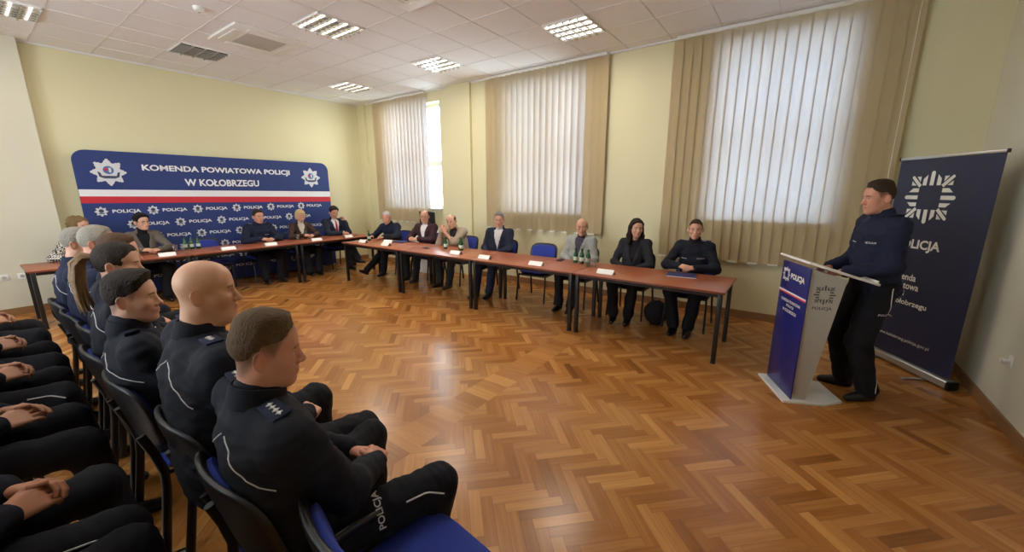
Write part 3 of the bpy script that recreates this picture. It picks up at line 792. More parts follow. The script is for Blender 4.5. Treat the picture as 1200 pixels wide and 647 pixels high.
# shallow piers of the window wall between the windows and in the corner
struct('trim_1', MB().box((XW - .03, 5.52, ZC / 2), (.06, .62, ZC)), M['wall'])
struct('trim_2', MB().box((XW - .03, 8.62, ZC / 2), (.06, .26, ZC)), M['wall'])
ce = struct('ceiling', MB().box(((XL + XW) / 2, (YB + YN) / 2, ZC + .1), (XW - XL + .6, YB - YN + .6, .2)), M['ceiling'])
GX, GY = 4.83, 2.53
mb = MB()
for k in range(-13, 3):
    x = GX + .3 + .6 * k
    if XL < x < XW: mb.box((x, (YB + YN) / 2, ZC - .001), (.016, YB - YN, .006))
for k in range(-7, 12):
    y = GY + .3 + .6 * k
    if YN < y < YB: mb.box(((XL + XW) / 2, y, ZC - .0012), (XW - XL, .016, .006))
mb.build('tile_grid', M['grid'], ce, 0)
mb = MB().box((XW - .012, (YB + YN) / 2, ZC - .012), (.024, YB - YN, .024)).box(((.76 + XW) / 2, YB - .012, ZC - .012), (XW - .76, .024, .024))
struct('trim_3', mb, M['grid'])
struct('baseboard_right', MB().box((XW - .009, (YB + YN) / 2, .05), (.018, YB - YN, .10)), M['skirting'])
struct('baseboard_back', MB().box(((.76 + XW) / 2, YB - .009, .05), (XW - .76, .018, .10)), M['skirting'])
struct('baseboard_near', MB().box(((.4 + XW) / 2, YN + .009, .045), (XW - .4, .018, .09)), M['skirting'])
struct('baseboard_left', MB().box(((XL + .815) / 2, 8.591, .05), (.815 - XL, .018, .10)), M['skirting'])

for i, (y0, y1) in enumerate(WIN):
    yc, hw, zc, hh_ = (y0 + y1) / 2, (y1 - y0), (WZ0 + WZ1) / 2, WZ1 - WZ0; X = XW + .24; f = .06
    mb = MB()
    for y in (y0 + f / 2, y1 - f / 2): mb.box((X, y, zc), (.07, f, hh_), bev=.004)
    for z in (WZ0 + f / 2, WZ1 - f / 2, 2.25): mb.box((X, yc, z), (.07, hw, f + (.05 if z == 2.25 else 0)), bev=.004)
    mb.box((X, yc - (.08 if i == 0 else 0) + (.1 if i == 0 else 0), zc), (.075, .10, hh_), bev=.004)
    wn = struct('window_%d' % (i + 1), mb, M['frame'], 30)
    MB().box((X, yc, zc), (.012, hw - .04, hh_ - .04)).build('glass_pane', M['pane'], wn, 0)
    MB().box((XW + .07, yc, WZ0 + .005), (.26, hw + .0, .03), bev=.006).build('window_sill', M['frame'], wn)

# ------------------------------------------------------------------ vertical blinds
def blind(label, y_hi, y_lo, z0, angles, lit=None, pitch=.112, wide=.127, gap=None):
    z1 = ZC - .05; t = empty('vertical_blind', (XW - .09, (y_hi + y_lo) / 2, z0), 0, label, 'blind', 'vertical blinds')
    L = y_hi - y_lo
    MB().box((0, 0, z1 - z0 + .022), (.045, L + .06, .04), bev=.004).build('headrail', M['white'], t)
    n = int(L / pitch)
    for i in range(n + 1):
        y = L / 2 - i * L / n; wy = y + (y_hi + y_lo) / 2
        if gap and gap[0] < wy < gap[1]: continue
        a = angles(wy, i) + RNG.randn() * .03
        mb = MB(); hx, hy = sin(a) * wide / 2, cos(a) * wide / 2; m = 4; bw_ = .006
        pts = []
        for j in range(m + 1):
            q = j / m * 2 - 1; b = (1 - q * q) * bw_; pts.append((hx * q + b * cos(a), y + hy * q - b * sin(a)))
        poly = pts + [(p[0] - .0012, p[1]) for p in pts[::-1]]
        mb.prism(poly, .03, z1 - z0)
        o = mb.build('slat', M['blind'], t, 60)
        MB().box((0, y, .022), (.004 + abs(hx) * 1.6, .004 + abs(hy) * 1.7, .02)).build('slat_weight', M['white'], o, 0) if i % 2 == 0 else None
    if label.startswith('wide'):
        MB().tube([(.0, -L / 2 - .02, .1), (0, -L / 2 - .02, z1 - z0)], .0035, n=6).build('pull_cord', M['white'], t)
    return t
blind('wide closed vertical blind behind the lectern, nearest the roll-up banner', 1.52, -.72, .74, lambda y, i: .10 if y > -.36 else .05)
blind('vertical blind with half-turned slats at the middle window', 4.74, 2.54, .98, lambda y, i: -.70 if 2.84 < y < 4.6 else .0)
blind('vertical blind at the far window, drawn aside beside an open gap', 8.02, 6.42, .98, lambda y, i: -.45)

# ------------------------------------------------------------------ ceiling fittings
def ceiling_lamp(x, y, label, lit, cells=4, dark=False, real=True):
    t = empty('ceiling_light', (x, y, ZC), 0, label, 'ceiling light', 'square louvred ceiling lights')
    mb = MB()
    for a, b, c, d in ((-.29, 0, .012, .592), (.29, 0, .012, .592), (0, -.29, .592, .012), (0, .29, .592, .012)): mb.box((a, b, -.010), (c, d, .02))
    mb.build('frame', M['lampwhite'], t, 0)
    MB().box((0, 0, -.0035), (.57, .57, .004)).build('reflector', M['darklouvre'] if dark else M['lampwhite'], t, 0)
    mb = MB(); n = 4
    for k in range(1, n): mb.box((-.285 + .57 * k / n, 0, -.024), (.017, .57, .034))
    for k in range(1, 6): mb.box((0, -.285 + .57 * k / 6, -.024), (.57, .017, .034))
    mb.build('louvre', M['darklouvre'] if dark else M['louvre'], t, 0)
    if not dark:
        for k in range(n):
            MB().tube([(-.214 + .1425 * k, -.27, -.014), (-.214 + .1425 * k, .27, -.014)], .011, n=8).build('tube', M['tube'] if lit else M['lampwhite'], t, 60)
    if lit:
        ld = bpy.data.lights.new('lamp_fill', 'AREA'); ld.energy = LAMP_POWER * lit; ld.size = .52; ld.color = (1, .93, .81)  # area light added under the fitting as room fill
        lo = bpy.data.objects.new('lamp_fill', ld); COL.objects.link(lo); lo.parent = t; lo.location = (0, 0, -.045)
    return t
ceiling_lamp(.63, 7.33, 'brightly lit louvred ceiling light above the left pier, at the upper left corner', .3)
ceiling_lamp(3.03, 4.93, 'louvred ceiling light beside the white air conditioner', .8)
ceiling_lamp(4.83, 2.53, 'large louvred ceiling light nearest the wide blind and lectern', .45)
ceiling_lamp(4.83, 4.93, 'louvred ceiling light in front of the middle window blind', .5)
ceiling_lamp(4.83, 7.33, 'small far louvred ceiling light near the corner window', .6)
ceiling_lamp(.63, 4.93, 'unseen louvred ceiling light added over the front row for fill', .45)  # this and the next two: out-of-view lamps added to brighten the room
ceiling_lamp(.63, 2.53, 'unseen louvred ceiling light added over the nearest officers for fill', .4)
ceiling_lamp(3.03, 2.53, 'unseen louvred ceiling light added over the middle floor for fill', .8)
# dark return-air grille
t = empty('ceiling_vent', (2.43, 7.33, ZC), 0, 'dark louvred ceiling vent beside the air conditioner, nearest the banner wall', 'vent')
mb = MB()
for a, b, c, d in ((-.29, 0, .012, .592), (.29, 0, .012, .592), (0, -.29, .592, .012), (0, .29, .592, .012)): mb.box((a, b, -.010), (c, d, .02))
mb.build('frame', M['lampwhite'], t, 0); MB().box((0, 0, -.004), (.57, .57, .004)).build('duct_shade', M['dark'], t, 0)  # flat dark plate stands in for the shade inside the duct
mb = MB()
for k in range(1, 4): mb.box((-.285 + .57 * k / 4, 0, -.018), (.012, .57, .024))
for k in range(1, 6): mb.box((0, -.285 + .57 * k / 6, -.018), (.57, .009, .024))
mb.build('grille', M['darklouvre'], t, 0)

def cassette(x, y, label):
    t = empty('air_conditioner', (x, y, ZC), 0, label, 'air conditioner', 'ceiling cassette air conditioners')
    MB().box((0, 0, -.0165), (.88, .88, .031), bev=.012).build('panel', M['white'], t)
    MB().box((0, 0, -.034), (.48, .48, .012), bev=.005).build('intake_grille', M['acgrey'], t)
    for k in range(4):
        R = Matrix.Rotation(k * pi / 2, 3, 'Z')
        MB().box(R @ Vector((.34, 0, -.034)), (.085, .54, .012), rot=R, bev=.004).build('air_flap', M['white'], t)
    return t
cassette(2.73, 6.13, 'white square air conditioner in the ceiling beside the dark vent')
cassette(2.86, 3.34, 'white air conditioner at the top edge, only its corner showing')
t = empty('smoke_detector', (1.92, 5.62, ZC), 0, 'small white round smoke detector on the ceiling left of the air conditioner', 'smoke detector')
MB().lathe([(0, 0), (.055, 0), (.055, -.015), (.048, -.035), (.03, -.048), (0, -.05)], 24).build('housing', M['white'], t)
MB().lathe([(0, -.05), (.012, -.05), (.011, -.058), (0, -.06)], 12).build('sensor_tip', M['podgrey'], t)

# sockets, hook
for x, lab in ((.20, 'single white wall socket on the left pier, left one'), (.395, 'double white wall socket on the left pier beside the table')):
    w_ = .085 if x < .3 else .16
    t = empty('wall_socket', (x, 8.60, .53), 0, lab, 'socket', 'wall sockets'); MB().box((0, -.006, 0), (w_, .014, .085), bev=.004).build('plate', M['white'], t)
    for q in ((0,) if x < .3 else (-.038, .038)):
        MB().lathe([(.02, 0), (.021, .004), (.019, .005), (.0, .001)], 16).build('outlet', M['podgrey'], t).matrix_local = Matrix.Translation((q, -.014, 0)) @ Matrix.Rotation(pi / 2, 4, 'X')
t = empty('wall_hook', (4.26, YN, .47), 0, 'small white knob on the pale wall right of the roll-up banner', 'hook')
MB().lathe([(0, 0), (.028, 0), (.026, .008), (.010, .014), (.012, .035), (.02, .045), (.014, .055), (0, .057)], 16).build('knob', M['white'], t).rotation_euler = (-pi / 2, 0, 0)
MB().box((0, .004, 0), (.07, .008, .09), bev=.003).build('plate', M['white'], t)

# ------------------------------------------------------------------ banner on the back wall
BX0, BX1, BZ1 = 1.07, 4.93, 2.27; BY = 8.58
def Bt(x, z): return Vector((x - 3.0, -.012, z))
bn = empty('display_banner', (3.0, BY, 0), 0, 'large blue display banner reading KOMENDA POWIATOWA POLICJI against the back wall', 'banner')
def rrect(x0, x1, z0, z1, r, n=8):
    P = [(x0, z0), (x1, z0)]
    P += [(x1 - r + r * cos(t), z1 - r + r * sin(t)) for t in np.linspace(0, pi / 2, n)] + [(x0 + r + r * cos(t), z1 - r + r * sin(t)) for t in np.linspace(pi / 2, pi, n)]
    return P
XZ = Matrix(((1, 0, 0, 0), (0, 0, -1, 0), (0, 1, 0, 0), (0, 0, 0, 1)))      # polygon x,y -> x,z, thickness toward the room (-y)
MB().prism(rrect(BX0 - 3, BX1 - 3, .03, BZ1, .16), -.03, 0, XZ).build('fabric', M['bannerblue'], bn, 30)
MB().prism([(BX0 - 3, 1.60), (BX1 - 3, 1.55), (BX1 - 3, 1.665), (BX0 - 3, 1.70)], 0, .003, XZ).build('white_stripe', M['bannerwhite'], bn, 0)
MB().prism([(BX0 - 3, 1.50), (BX1 - 3, 1.445), (BX1 - 3, 1.55), (BX0 - 3, 1.60)], 0, .003, XZ).build('red_stripe', M['bannerred'], bn, 0)
for x in (-1.6, 1.6): MB().box((x, 0, .012), (.06, .32, .024), bev=.006).build('foot', M['alu'], bn)
def letters(body, x0, x1, z0, z1, m, parent, bold=.02, y=-.004):
    o = link('lettering', fit_text(body, x1 - x0, z1 - z0, bold=bold), m, parent); o.matrix_local = Matrix.Translation((x0 - 3.0, y, z0)) @ Matrix.Rotation(pi / 2, 4, 'X'); return o
letters('KOMENDA POWIATOWA POLICJI', 1.82, 4.10, 1.97, 2.09, M['bannerwhite'], bn, .03)
letters('W KOŁOBRZEGU', 2.34, 3.50, 1.76, 1.88, M['bannerwhite'], bn, .03)
def badge_poly(R):
    P = []
    for k in range(8):
        a0 = pi / 2 + k * pi / 4
        for da, r in ((-.39, .70), (-.24, .78), (-.20, .86), (-.11, .88), (-.08, .97), (0, 1.0), (.08, .97), (.11, .88), (.20, .86), (.24, .78)): P.append((R * r * cos(a0 + da), R * r * sin(a0 + da)))
    return P
def badge(x, z, R, parent, fine=True):
    mt = Matrix.Translation((x - 3, -.002, z)) @ XZ
    b = MB().prism(badge_poly(R), 0, .004, mt).build('badge', M['silver'], parent, 0)
    if fine:
        MB().prism([(R * .30 * cos(t), R * .16 + R * .30 * sin(t)) for t in np.linspace(0, 2 * pi, 24, endpoint=False)], .004, .006, mt).build('crest_field', M['badgeblue'], b, 0)
        MB().prism([(-R * .24, R * .30), (-R * .06, R * .30), (-R * .06, R * .12), (-R * .14, R * .06), (-R * .22, R * .12)], .006, .0075, mt).build('crest_shield', M['bannerred'], b, 0)
        MB().prism([(R * .02, R * .34), (R * .16, R * .32), (R * .15, R * .04), (R * .08, -R * .04), (R * .02, R * .04)], .006, .0075, mt).build('crest_shield', M['silver'], b, 0)
        MB().prism([(-R * .62, R * .05), (-R * .48, -R * .02), (-R * .40, -R * .26), (R * .40, -R * .26), (R * .48, -R * .02), (R * .62, R * .05), (R * .55, -R * .34), (R * .30, -R * .46), (-R * .30, -R * .46), (-R * .55, -R * .34)], .004, .007, mt).build('ribbon', M['badgedark'], b, 0)
    else:
        MB().prism([(R * .38 * cos(t), R * .12 + R * .38 * sin(t)) for t in np.linspace(0, 2 * pi, 14, endpoint=False)], .004, .006, mt).build('crest_field', M['badgedark'], b, 0)
        MB().prism([(-R * .5, -R * .30), (R * .5, -R * .30), (R * .36, -R * .48), (-R * .36, -R * .48)], .004, .006, mt).build('ribbon', M['badgedark'], b, 0)
    return b
badge(1.43, 1.955, .20, bn); badge(4.53, 1.955, .20, bn)
PM = fit_text('POLICJA', .33, .066, bold=.025)
for row, z in enumerate((1.36, 1.15, .94, .72, .50, .28)):
    xs = np.arange(6) * .60 + 1.28 if row % 2 == 0 else np.arange(6) * .60 + 1.01
    for k, x in enumerate(xs):
        bx = x + (.0 if row % 2 == 0 else 0)
        if bx - .17 < BX0 + .02 or bx > BX1 - .52 + .12: continue
        badge(bx - .02, z + .01, .075, bn, False)
        if x + .12 + .30 < BX1:
            o = link('lettering', PM, None, bn); o.matrix_local = Matrix.Translation((x + .10 - 3.0, -.004, z - .03)) @ Matrix.Rotation(pi / 2, 4, 'X')
PM.materials.append(M['bannerwhite'])

# ------------------------------------------------------------------ star logo of stripes (flat polygons in a unit square -1..1)
def star_bars():
    P = []
    for k in range(4):
        a = k * pi / 2; R = lambda x, y: (x * cos(a) - y * sin(a), x * sin(a) + y * cos(a))
        w_ = .075
        P.append([R(*q) for q in ((-w_, .46), (w_, .46), (w_, .93), (w_ * .6, .985), (0, 1.0), (-w_ * .6, .985), (-w_, .93))])
        for s in (1, -1):
            q = [(s * .20, .46), (s * .35, .46), (s * .35, .70), (s * .20, .86)]; P.append([R(*v) for v in (q if s > 0 else q[::-1])])
        d = .075 * .7071 * 1.4
        P.append([R(*q) for q in ((.46 - d, .46 + d * .2), (.46 + d * .2, .46 - d), (.80 + d * .35, .80 - d * .65), (.80 + d * .2, .80 + d * .2), (.80 - d * .65, .80 + d * .35))])
        P.append([R(*q) for q in ((.46, .60), (.46, .80), (.63, .80))]); P.append([R(*q) for q in ((.60, .46), (.80, .63), (.80, .46))])
    return P
def star_logo(name, parent, mt, R, m, th=.002):
    mb = MB()
    for p in star_bars(): mb.prism([(x * R, y * R) for x, y in p], 0, th, mt)
    return mb.build(name, m, parent, 0)

# ------------------------------------------------------------------ roll-up banner
RP0, RP1 = Vector((4.70, -1.235, 0)), Vector((5.45, -.765, 0)); RW = (RP1 - RP0).length
ux = (RP0 - RP1).normalized(); ang = atan2(ux.y, ux.x)
ru = empty('rollup_banner', (RP0 + RP1) / 2, ang, 'dark navy roll-up banner with a white star behind the speaker', 'banner')
# local: x across (to the viewer's right), front is local -y? choose so that the printed side faces the room
RXZ = XZ
MB().prism([(-RW / 2, .09), (RW / 2, .09), (RW / 2, 1.97), (-RW / 2, 1.97)], -.002, 0, RXZ).build('sheet', M['navy'], ru, 0)
MB().box((0, 0, 1.978), (RW + .01, .018, .024), bev=.003).build('top_rail', M['alu'], ru)
for q in (1, -1): MB().box((q * (RW / 2 + .006), 0, 1.978), (.012, .024, .03), bev=.003).build('end_cap', M['blackplastic'], ru)
MB().box((0, .01, .05), (RW + .02, .09, .075), bev=.018, seg=3).build('cassette_base', M['alu'], ru)
for q in (1, -1): MB().box((q * (RW / 2 + .02), .01, .05), (.03, .10, .085), bev=.015).build('base_end', M['blackplastic'], ru)
for q in (-.25, .25): MB().box((q, -.08, .008), (.035, .26, .014), bev=.004).build('foot', M['alu'], ru)
MB().tube([(0, .03, .08), (0, .03, 1.97)], .008, n=8).build('pole', M['alu'], ru)
def rl(body, x0, x1, z0, z1, bold=.02, name='lettering'):
    o = link(name, fit_text(body, x1 - x0, z1 - z0, bold=bold), M['rollwhite'], ru); o.matrix_local = Matrix.Translation((x0, -.004, z0)) @ Matrix.Rotation(pi / 2, 4, 'X')
star_logo('star_logo', ru, Matrix.Translation((-.09, -.002, 1.62)) @ RXZ, .235, M['rollwhite'])
rl('POLICJA', -.31, .115, 1.125, 1.235, .03)
for i, (s_, wd) in enumerate((('Komenda', .30), ('Powiatowa', .345), ('Policji', .21), ('w Kołobrzegu', .46))):
    rl(s_, -.33, -.33 + wd * .97, .845 - i * .083, .845 - i * .083 + .064, .015)
rl('www.kolobrzeg.policja.gov.pl', -.33, .22, .255, .295, .0)

# ------------------------------------------------------------------ lectern
PA = radians(114)
pd = empty('lectern', (3.945, -.175, 0), PA, 'grey and blue lectern lettered POLICJA in front of the standing officer', 'lectern')
mb = MB().prism([(.20, .25), (-.10, .25), (-.26, .17), (-.26, -.17), (-.10, -.25), (.20, -.25)], 0, .018); mb.build('base_plate', M['podwhite'], pd, 30)
# side profile in x (front +) and z
prof = [(.125, .018), (.125, 1.10), (-.125, 1.02), (-.115, .96), (.02, .018)]
YZ = Matrix(((1, 0, 0, 0), (0, 0, 1, 0), (0, 1, 0, 0), (0, 0, 0, 1)))
MB().prism(prof, -.205, .205, YZ).build('column', M['podgrey'], pd, 20)
MB().box((.134, 0, .56), (.012, .45, 1.08), bev=.003).build('front_panel', M['podblue'], pd)
R3 = Matrix.Rotation(radians(-17.0), 3, 'Y')
MB().box((-.075, 0, 1.075), (.50, .50, .018), rot=R3, bev=.006).build('reading_top', M['podwhite'], pd)
MB().box((-.30, 0, 1.018), (.012, .48, .03), rot=R3, bev=.004).build('paper_stop', M['podwhite'], pd)
FY = Matrix(((0, 0, 1, .141), (1, 0, 0, 0), (0, 1, 0, 0), (0, 0, 0, 1)))   # polygon x -> y, y -> z on the front panel
star_logo('star_logo', pd, FY @ Matrix.Translation((-.135, .99, 0)), .062, M['rollwhite'], .0015)
def pl(body, y0, y1, z0, z1, bold=.02, m='rollwhite'):
    o = link('lettering', fit_text(body, y1 - y0, z1 - z0, bold=bold), M[m], pd); o.matrix_local = FY @ Matrix.Translation((y0, z0, .001))
pl('POLICJA', -.055, .165, .955, 1.015, .04)
MB().prism([(-.224, .845), (.224, .845), (.224, .858), (-.224, .858)], 0, .0012, FY).build('white_stripe', M['bannerwhite'], pd, 0)
MB().prism([(-.224, .832), (.224, .832), (.224, .845), (-.224, .845)], 0, .0012, FY).build('red_stripe', M['bannerred'], pd, 0)
pl('KOMENDA POWIATOWA', -.16, .16, .765, .79, .02); pl('POLICJI', -.06, .06, .725, .75, .02); pl('W KOŁOBRZEGU', -.115, .115, .685, .71, .02)
SY = Matrix(((-1, 0, 0, 0), (0, 0, 1, .2055), (0, 1, 0, 0), (0, 0, 0, 1)))       # side panel seen from +y: reading direction is -x
star_logo('side_star_logo', pd, SY @ Matrix.Translation((-.012, .90, 0)), .076, M['greyprint'], .0012)
o = link('side_lettering', fit_text('POLICJA', .135, .030, bold=.03), M['greyprint'], pd); o.matrix_local = SY @ Matrix.Translation((-.082, .775, .001))
for z in (.15, .45, .75, 1.0): MB().box((.12, .208, z), (.012, .006, .03), bev=.002).build('clip', M['alu'], pd)

# ------------------------------------------------------------------ tables
def make_table(name='conference_table'):
    t = empty(name, (0, 0, 0))
    MB().box((0, 0, .728), (.80, 1.59, .024), bev=.004).build('table_top', [M['tablewood']], t)
    MB().box((0, 0, .728), (.806, 1.597, .012)).build('edge_band', M['tableedge'], t, 0)
    mb = MB()
    for x in (-.35, .35): mb.box((x, 0, .695), (.025, 1.46, .04))
    for y in (-.745, .745): mb.box((0, y, .695), (.70, .025, .04))
    mb.build('under_frame', M['blacksteel'], t, 0)
    for x in (-.355, .355):
        for y in (-.755, .755):
            l = MB().box((x, y, .358), (.042, .042, .70), bev=.004).build('leg', M['blacksteel'], t)
            MB().box((x, y, .006), (.046, .046, .012), bev=.003).build('foot_cap', M['blackplastic'], l)
    return t
TB = make_table(); first = True
TX = 4.48
tspots = [((TX, 1.255), 0, 'brown conference table nearest the lectern, with the blue folder on it'), ((TX, 2.855), 0, 'second brown conference table from the lectern, an empty chair behind it'),
          ((TX, 4.455), 0, 'brown conference table in front of the man in the beige blazer'), ((TX, 6.055), 0, 'brown conference table by the far window, the black bag on it'),
          ((1.14, 7.74), pi / 2, 'brown conference table at the left, in front of the woman in grey tweed'), ((2.74, 7.74), pi / 2, 'brown conference table in front of the seated policeman at the blue banner'),
          ((4.34, 7.74), pi / 2, 'brown conference table in the far corner, in front of the man with a red tie')]
for i, ((x, y), a, lab) in enumerate(tspots):
    o = TB if i == 0 else copy_tree(TB)
    o.location = (x, y, 0); o.rotation_euler.z = a; tag(o, lab, 'table', 'conference tables in an L')

# ------------------------------------------------------------------ chairs
def make_chair(arm=False):
    t = empty('conference_chair', (0, 0, 0))
    Mt = Matrix.Translation((.02, 0, .452)) @ Matrix.Rotation(radians(-3), 4, 'Y')
    SX = Matrix(((0, 1, 0, 0), (-1, 0, 0, 0), (0, 0, 1, 0), (0, 0, 0, 1)))
    MB().panel(.47, .43, .05, Mt @ SX, bulge=.012, p=5).build('seat', M['bluefabric'], t, 50)
    MB().panel(.455, .415, .022, Matrix.Translation((.02, 0, .418)) @ SX, p=5).build('seat_shell', M['blackplastic'], t, 50)
    tl = radians(13)
    Bk = Matrix.Translation((-.225, 0, .685)) @ Matrix.Rotation(-tl, 4, 'Y') @ Matrix(((0, 0, 1, 0), (1, 0, 0, 0), (0, 1, 0, 0), (0, 0, 0, 1)))
    MB().panel(.415, .30, .030, Bk @ Matrix.Translation((0, -.004, .010)), bulge=.006, curve=.036, p=3.6).build('backrest', M['bluefabric'], t, 50)
    MB().panel(.47, .36, .030, Bk @ Matrix.Translation((0, 0, -.010)), curve=.046, p=3.6).build('back_shell', M['blackplastic'], t, 50)
    for s in (1, -1):
        y = s * .225
        MB().tube([(.20, y * .98, .42), (.225, y, .40), (.235, y * 1.02, .34), (.275, y * 1.06, .012)], .0125, n=10, oval=1.5).build('leg', M['blacksteel'], t, 60)
        MB().tube([(-.24, y * 1.06, .012), (-.19, y * 1.0, .34), (-.185, y * .98, .42), (-.205, y * .97, .52), (-.235, y * .9, .62)], .0125, n=10, oval=1.5).build('leg', M['blacksteel'], t, 60)
        MB().tube([(.20, y * .98, .405), (0, y * .98, .402), (-.186, y * .98, .41)], .011, n=8).build('seat_rail', M['blacksteel'], t, 60)
    MB().tube([(.19, -.215, .40), (.19, .215, .40)], .010, n=8).build('crossbar', M['blacksteel'], t, 60)
    if arm:
        for s in (1, -1):
            MB().tube([(.20, s * .235, .41), (.235, s * .255, .45), (.23, s * .262, .52), (.16, s * .265, .575), (0, s * .265, .60), (-.12, s * .258, .60), (-.20, s * .235, .58)], .013, n=10, oval=1.6).build('armrest', M['blackplastic'], t, 60)
    return t
CH = make_chair(); used_chair = [False]
def place_chair(x, y, rz, label, group='blue conference chairs'):
    o = copy_tree(CH) if used_chair[0] else CH
    used_chair[0] = True
    o.location = (x, y, 0); o.rotation_euler = (0, 0, rz); tag(o, label, 'chair', group); return o
PI = pi
# window side
place_chair(5.20, .97, PI, 'blue chair under the policewoman at the lectern end of the table')
place_chair(5.22, 1.72, PI, 'blue chair under the woman with long dark hair')
place_chair(5.24, 2.55, PI, 'blue chair under the man in the light grey jacket')
place_chair(5.16, 3.20, PI + .1, 'empty blue chair behind the table, beside the man in light grey')
place_chair(5.24, 4.02, PI, 'blue chair under the man in the navy blazer by the middle blind')
place_chair(5.26, 4.92, PI - .1, 'blue chair under the man in the beige blazer')
place_chair(5.24, 5.78, PI, 'blue chair under the bald man in the maroon blazer')
place_chair(5.24, 6.72, PI, 'blue chair under the grey-haired man leaning on the table')
# banner side
place_chair(.94, 8.24, -PI / 2, 'blue chair at the left end of the table, under the woman in the checked coat')
place_chair(1.60, 8.27, -PI / 2, 'blue chair under the woman in grey tweed')
place_chair(2.42, 8.22, -PI / 2, 'empty blue chair in front of the blue banner, left of the seated policeman')
place_chair(3.24, 8.27, -PI / 2, 'blue chair under the policeman in front of the banner')
place_chair(4.02, 8.27, -PI / 2, 'blue chair under the blonde woman in brown')
place_chair(4.75, 8.27, -PI / 2, 'blue chair under the man with the red tie')
# first row
FR = [(.48, 1.27), (.49, 1.80), (.445, 2.43), (.44, 2.97), (.50, 3.56), (.48, 4.05), (.475, 4.58)]
ch1 = make_chair(arm=True); ch1.location = (FR[0][0] + .085, FR[0][1] + .05, 0); tag(ch1, 'blue chair with black armrests under the nearest officer', 'chair')
for (x, y), lab in zip(FR[1:], ('blue chair with black back shell under the bald officer', 'blue chair with black back shell under the young dark-haired officer', 'blue chair under the officer with the ponytail',
                                'blue chair under the brown-haired man in the front row', 'blue chair under the grey-haired man with glasses', 'blue chair under the last grey-haired man of the front row')):
    place_chair(x + .085, y, 0, lab)
place_chair(.64, .82, -.12, 'empty bright blue chair at the bottom edge, beside the nearest officer')
SR = [(-.30, 1.46), (-.30, 1.97), (-.28, 2.78), (-.26, 3.52), (-.24, 4.22), (-.24, 5.10)]
for (x, y), lab in zip(SR, ('nearest', 'second', 'third', 'fourth', 'fifth', 'farthest')):
    place_chair(x, y, 0, 'blue chair in the second row at the left edge, %s from the camera' % lab, 'second row chairs')

# ------------------------------------------------------------------ things on the tables
TZ = .740
def make_bottle():
    t = empty('water_bottle', (0, 0, 0))
    MB().lathe([(0, 0), (.027, 0), (.030, .004), (.030, .100), (.028, .118), (.016, .152), (.0125, .166), (.0125, .188), (0, .188)], 20).build('glass_body', M['greenglass'], t)
    MB().lathe([(.0305, .035), (.0308, .036), (.0308, .085), (.0305, .086)], 20).build('paper_label', M['label'], t)
    MB().lathe([(0, .197), (.0145, .197), (.0155, .194), (.0155, .178), (.0125, .177)], 16).build('cap', M['greenglass'], t)
    return t
def make_glass():
    t = empty('drinking_glass', (0, 0, 0))
    MB().lathe([(0, 0), (.028, 0), (.034, .105), (.0325, .105), (.027, .006), (0, .006)], 20).build('tumbler', M['clear'], t); return t
BO, GL = make_bottle(), make_glass(); uB, uG = [0], [0]
def put(proto, cnt, x, y, label, cat, group):
    o = copy_tree(proto) if cnt[0] else proto
    cnt[0] = 1; o.location = (x, y, TZ); tag(o, label, cat, group); return o
bottle = lambda x, y, l: put(BO, uB, x, y, l, 'bottle', 'green water bottles')
glass = lambda x, y, l: put(GL, uG, x, y, l, 'glass', 'drinking glasses')
for k, w_ in enumerate(('leftmost', 'middle', 'rightmost')):
    bottle(2.06 + .085 * k, 8.06 - .01 * k, '%s of three green bottles beside the woman in grey tweed' % w_)
glass(1.90, 7.96, 'drinking glass left of the three bottles near the woman in grey tweed'); glass(1.98, 7.90, 'drinking glass touching the three bottles near the woman in grey tweed')
bottle(3.98, 7.98, 'green bottle standing alone in front of the blonde woman'); glass(3.80, 7.90, 'drinking glass in front of the blonde woman')
bottle(4.52, 6.64, 'green bottle standing alone beside the black bag on the table')
bottle(4.60, 4.66, 'green bottle in front of the man in the beige blazer, apart from a pair'); bottle(4.68, 4.40, 'green bottle of a pair near the beige blazer, farther from the lectern'); bottle(4.62, 4.32, 'green bottle of a pair near the beige blazer, nearer the lectern')
for k, w_ in enumerate(('leftmost', 'middle', 'rightmost')):
    bottle(4.70 - .02 * k, 2.33 - .10 * k, '%s of three green bottles in front of the man in light grey' % w_)
glass(4.56, 2.10, 'drinking glass right of the three bottles near the man in light grey'); glass(4.60, 2.02, 'drinking glass at the far right of the three bottles near light grey jacket')
def make_card():
    t = empty('name_card', (0, 0, 0))
    a = radians(48); L_, h_ = .20, .066
    mb = MB()
    for s in (1, -1):
        R = Matrix.Rotation(s * (pi / 2 - a), 3, 'X'); mb.box(Vector((0, s * -.5 * h_ * cos(a), h_ * sin(a) / 2 + .001)), (L_, .0015, h_), rot=Matrix.Rotation(-s * (pi / 2 - a), 3, 'X'))
    mb.build('folded_card', M['card'], t, 0); return t
CD = make_card(); uC = [0]
def card(x, y, rz, l):
    o = copy_tree(CD) if uC[0] else CD
    uC[0] = 1; o.location = (x, y, TZ); o.rotation_euler = (0, 0, rz); tag(o, l, 'name card', 'white folded name cards')
card(1.68, 7.48, 0, 'white name card in front of the woman in grey tweed'); card(2.46, 7.47, 0, 'white name card in front of the empty chair at the banner')
card(3.10, 7.46, 0, 'white name card in front of the seated policeman'); card(3.92, 7.46, 0, 'white name card in front of the blonde woman'); card(4.60, 7.48, .2, 'white name card in front of the man with the red tie')
W2 = -PI / 2
card(4.30, 6.50, W2, 'white name card near the lone bottle and black bag'); card(4.28, 5.80, W2, 'white name card in front of the bald man in maroon'); card(4.30, 4.14, W2, 'white name card in front of the beige blazer and bottle pair')
card(4.24, 3.52, W2, 'white name card in front of the man in navy by the blind'); card(4.24, 2.66, W2, 'white name card in front of the empty chair at the window table'); card(4.26, 1.72, W2, 'white name card in front of the woman with long dark hair')
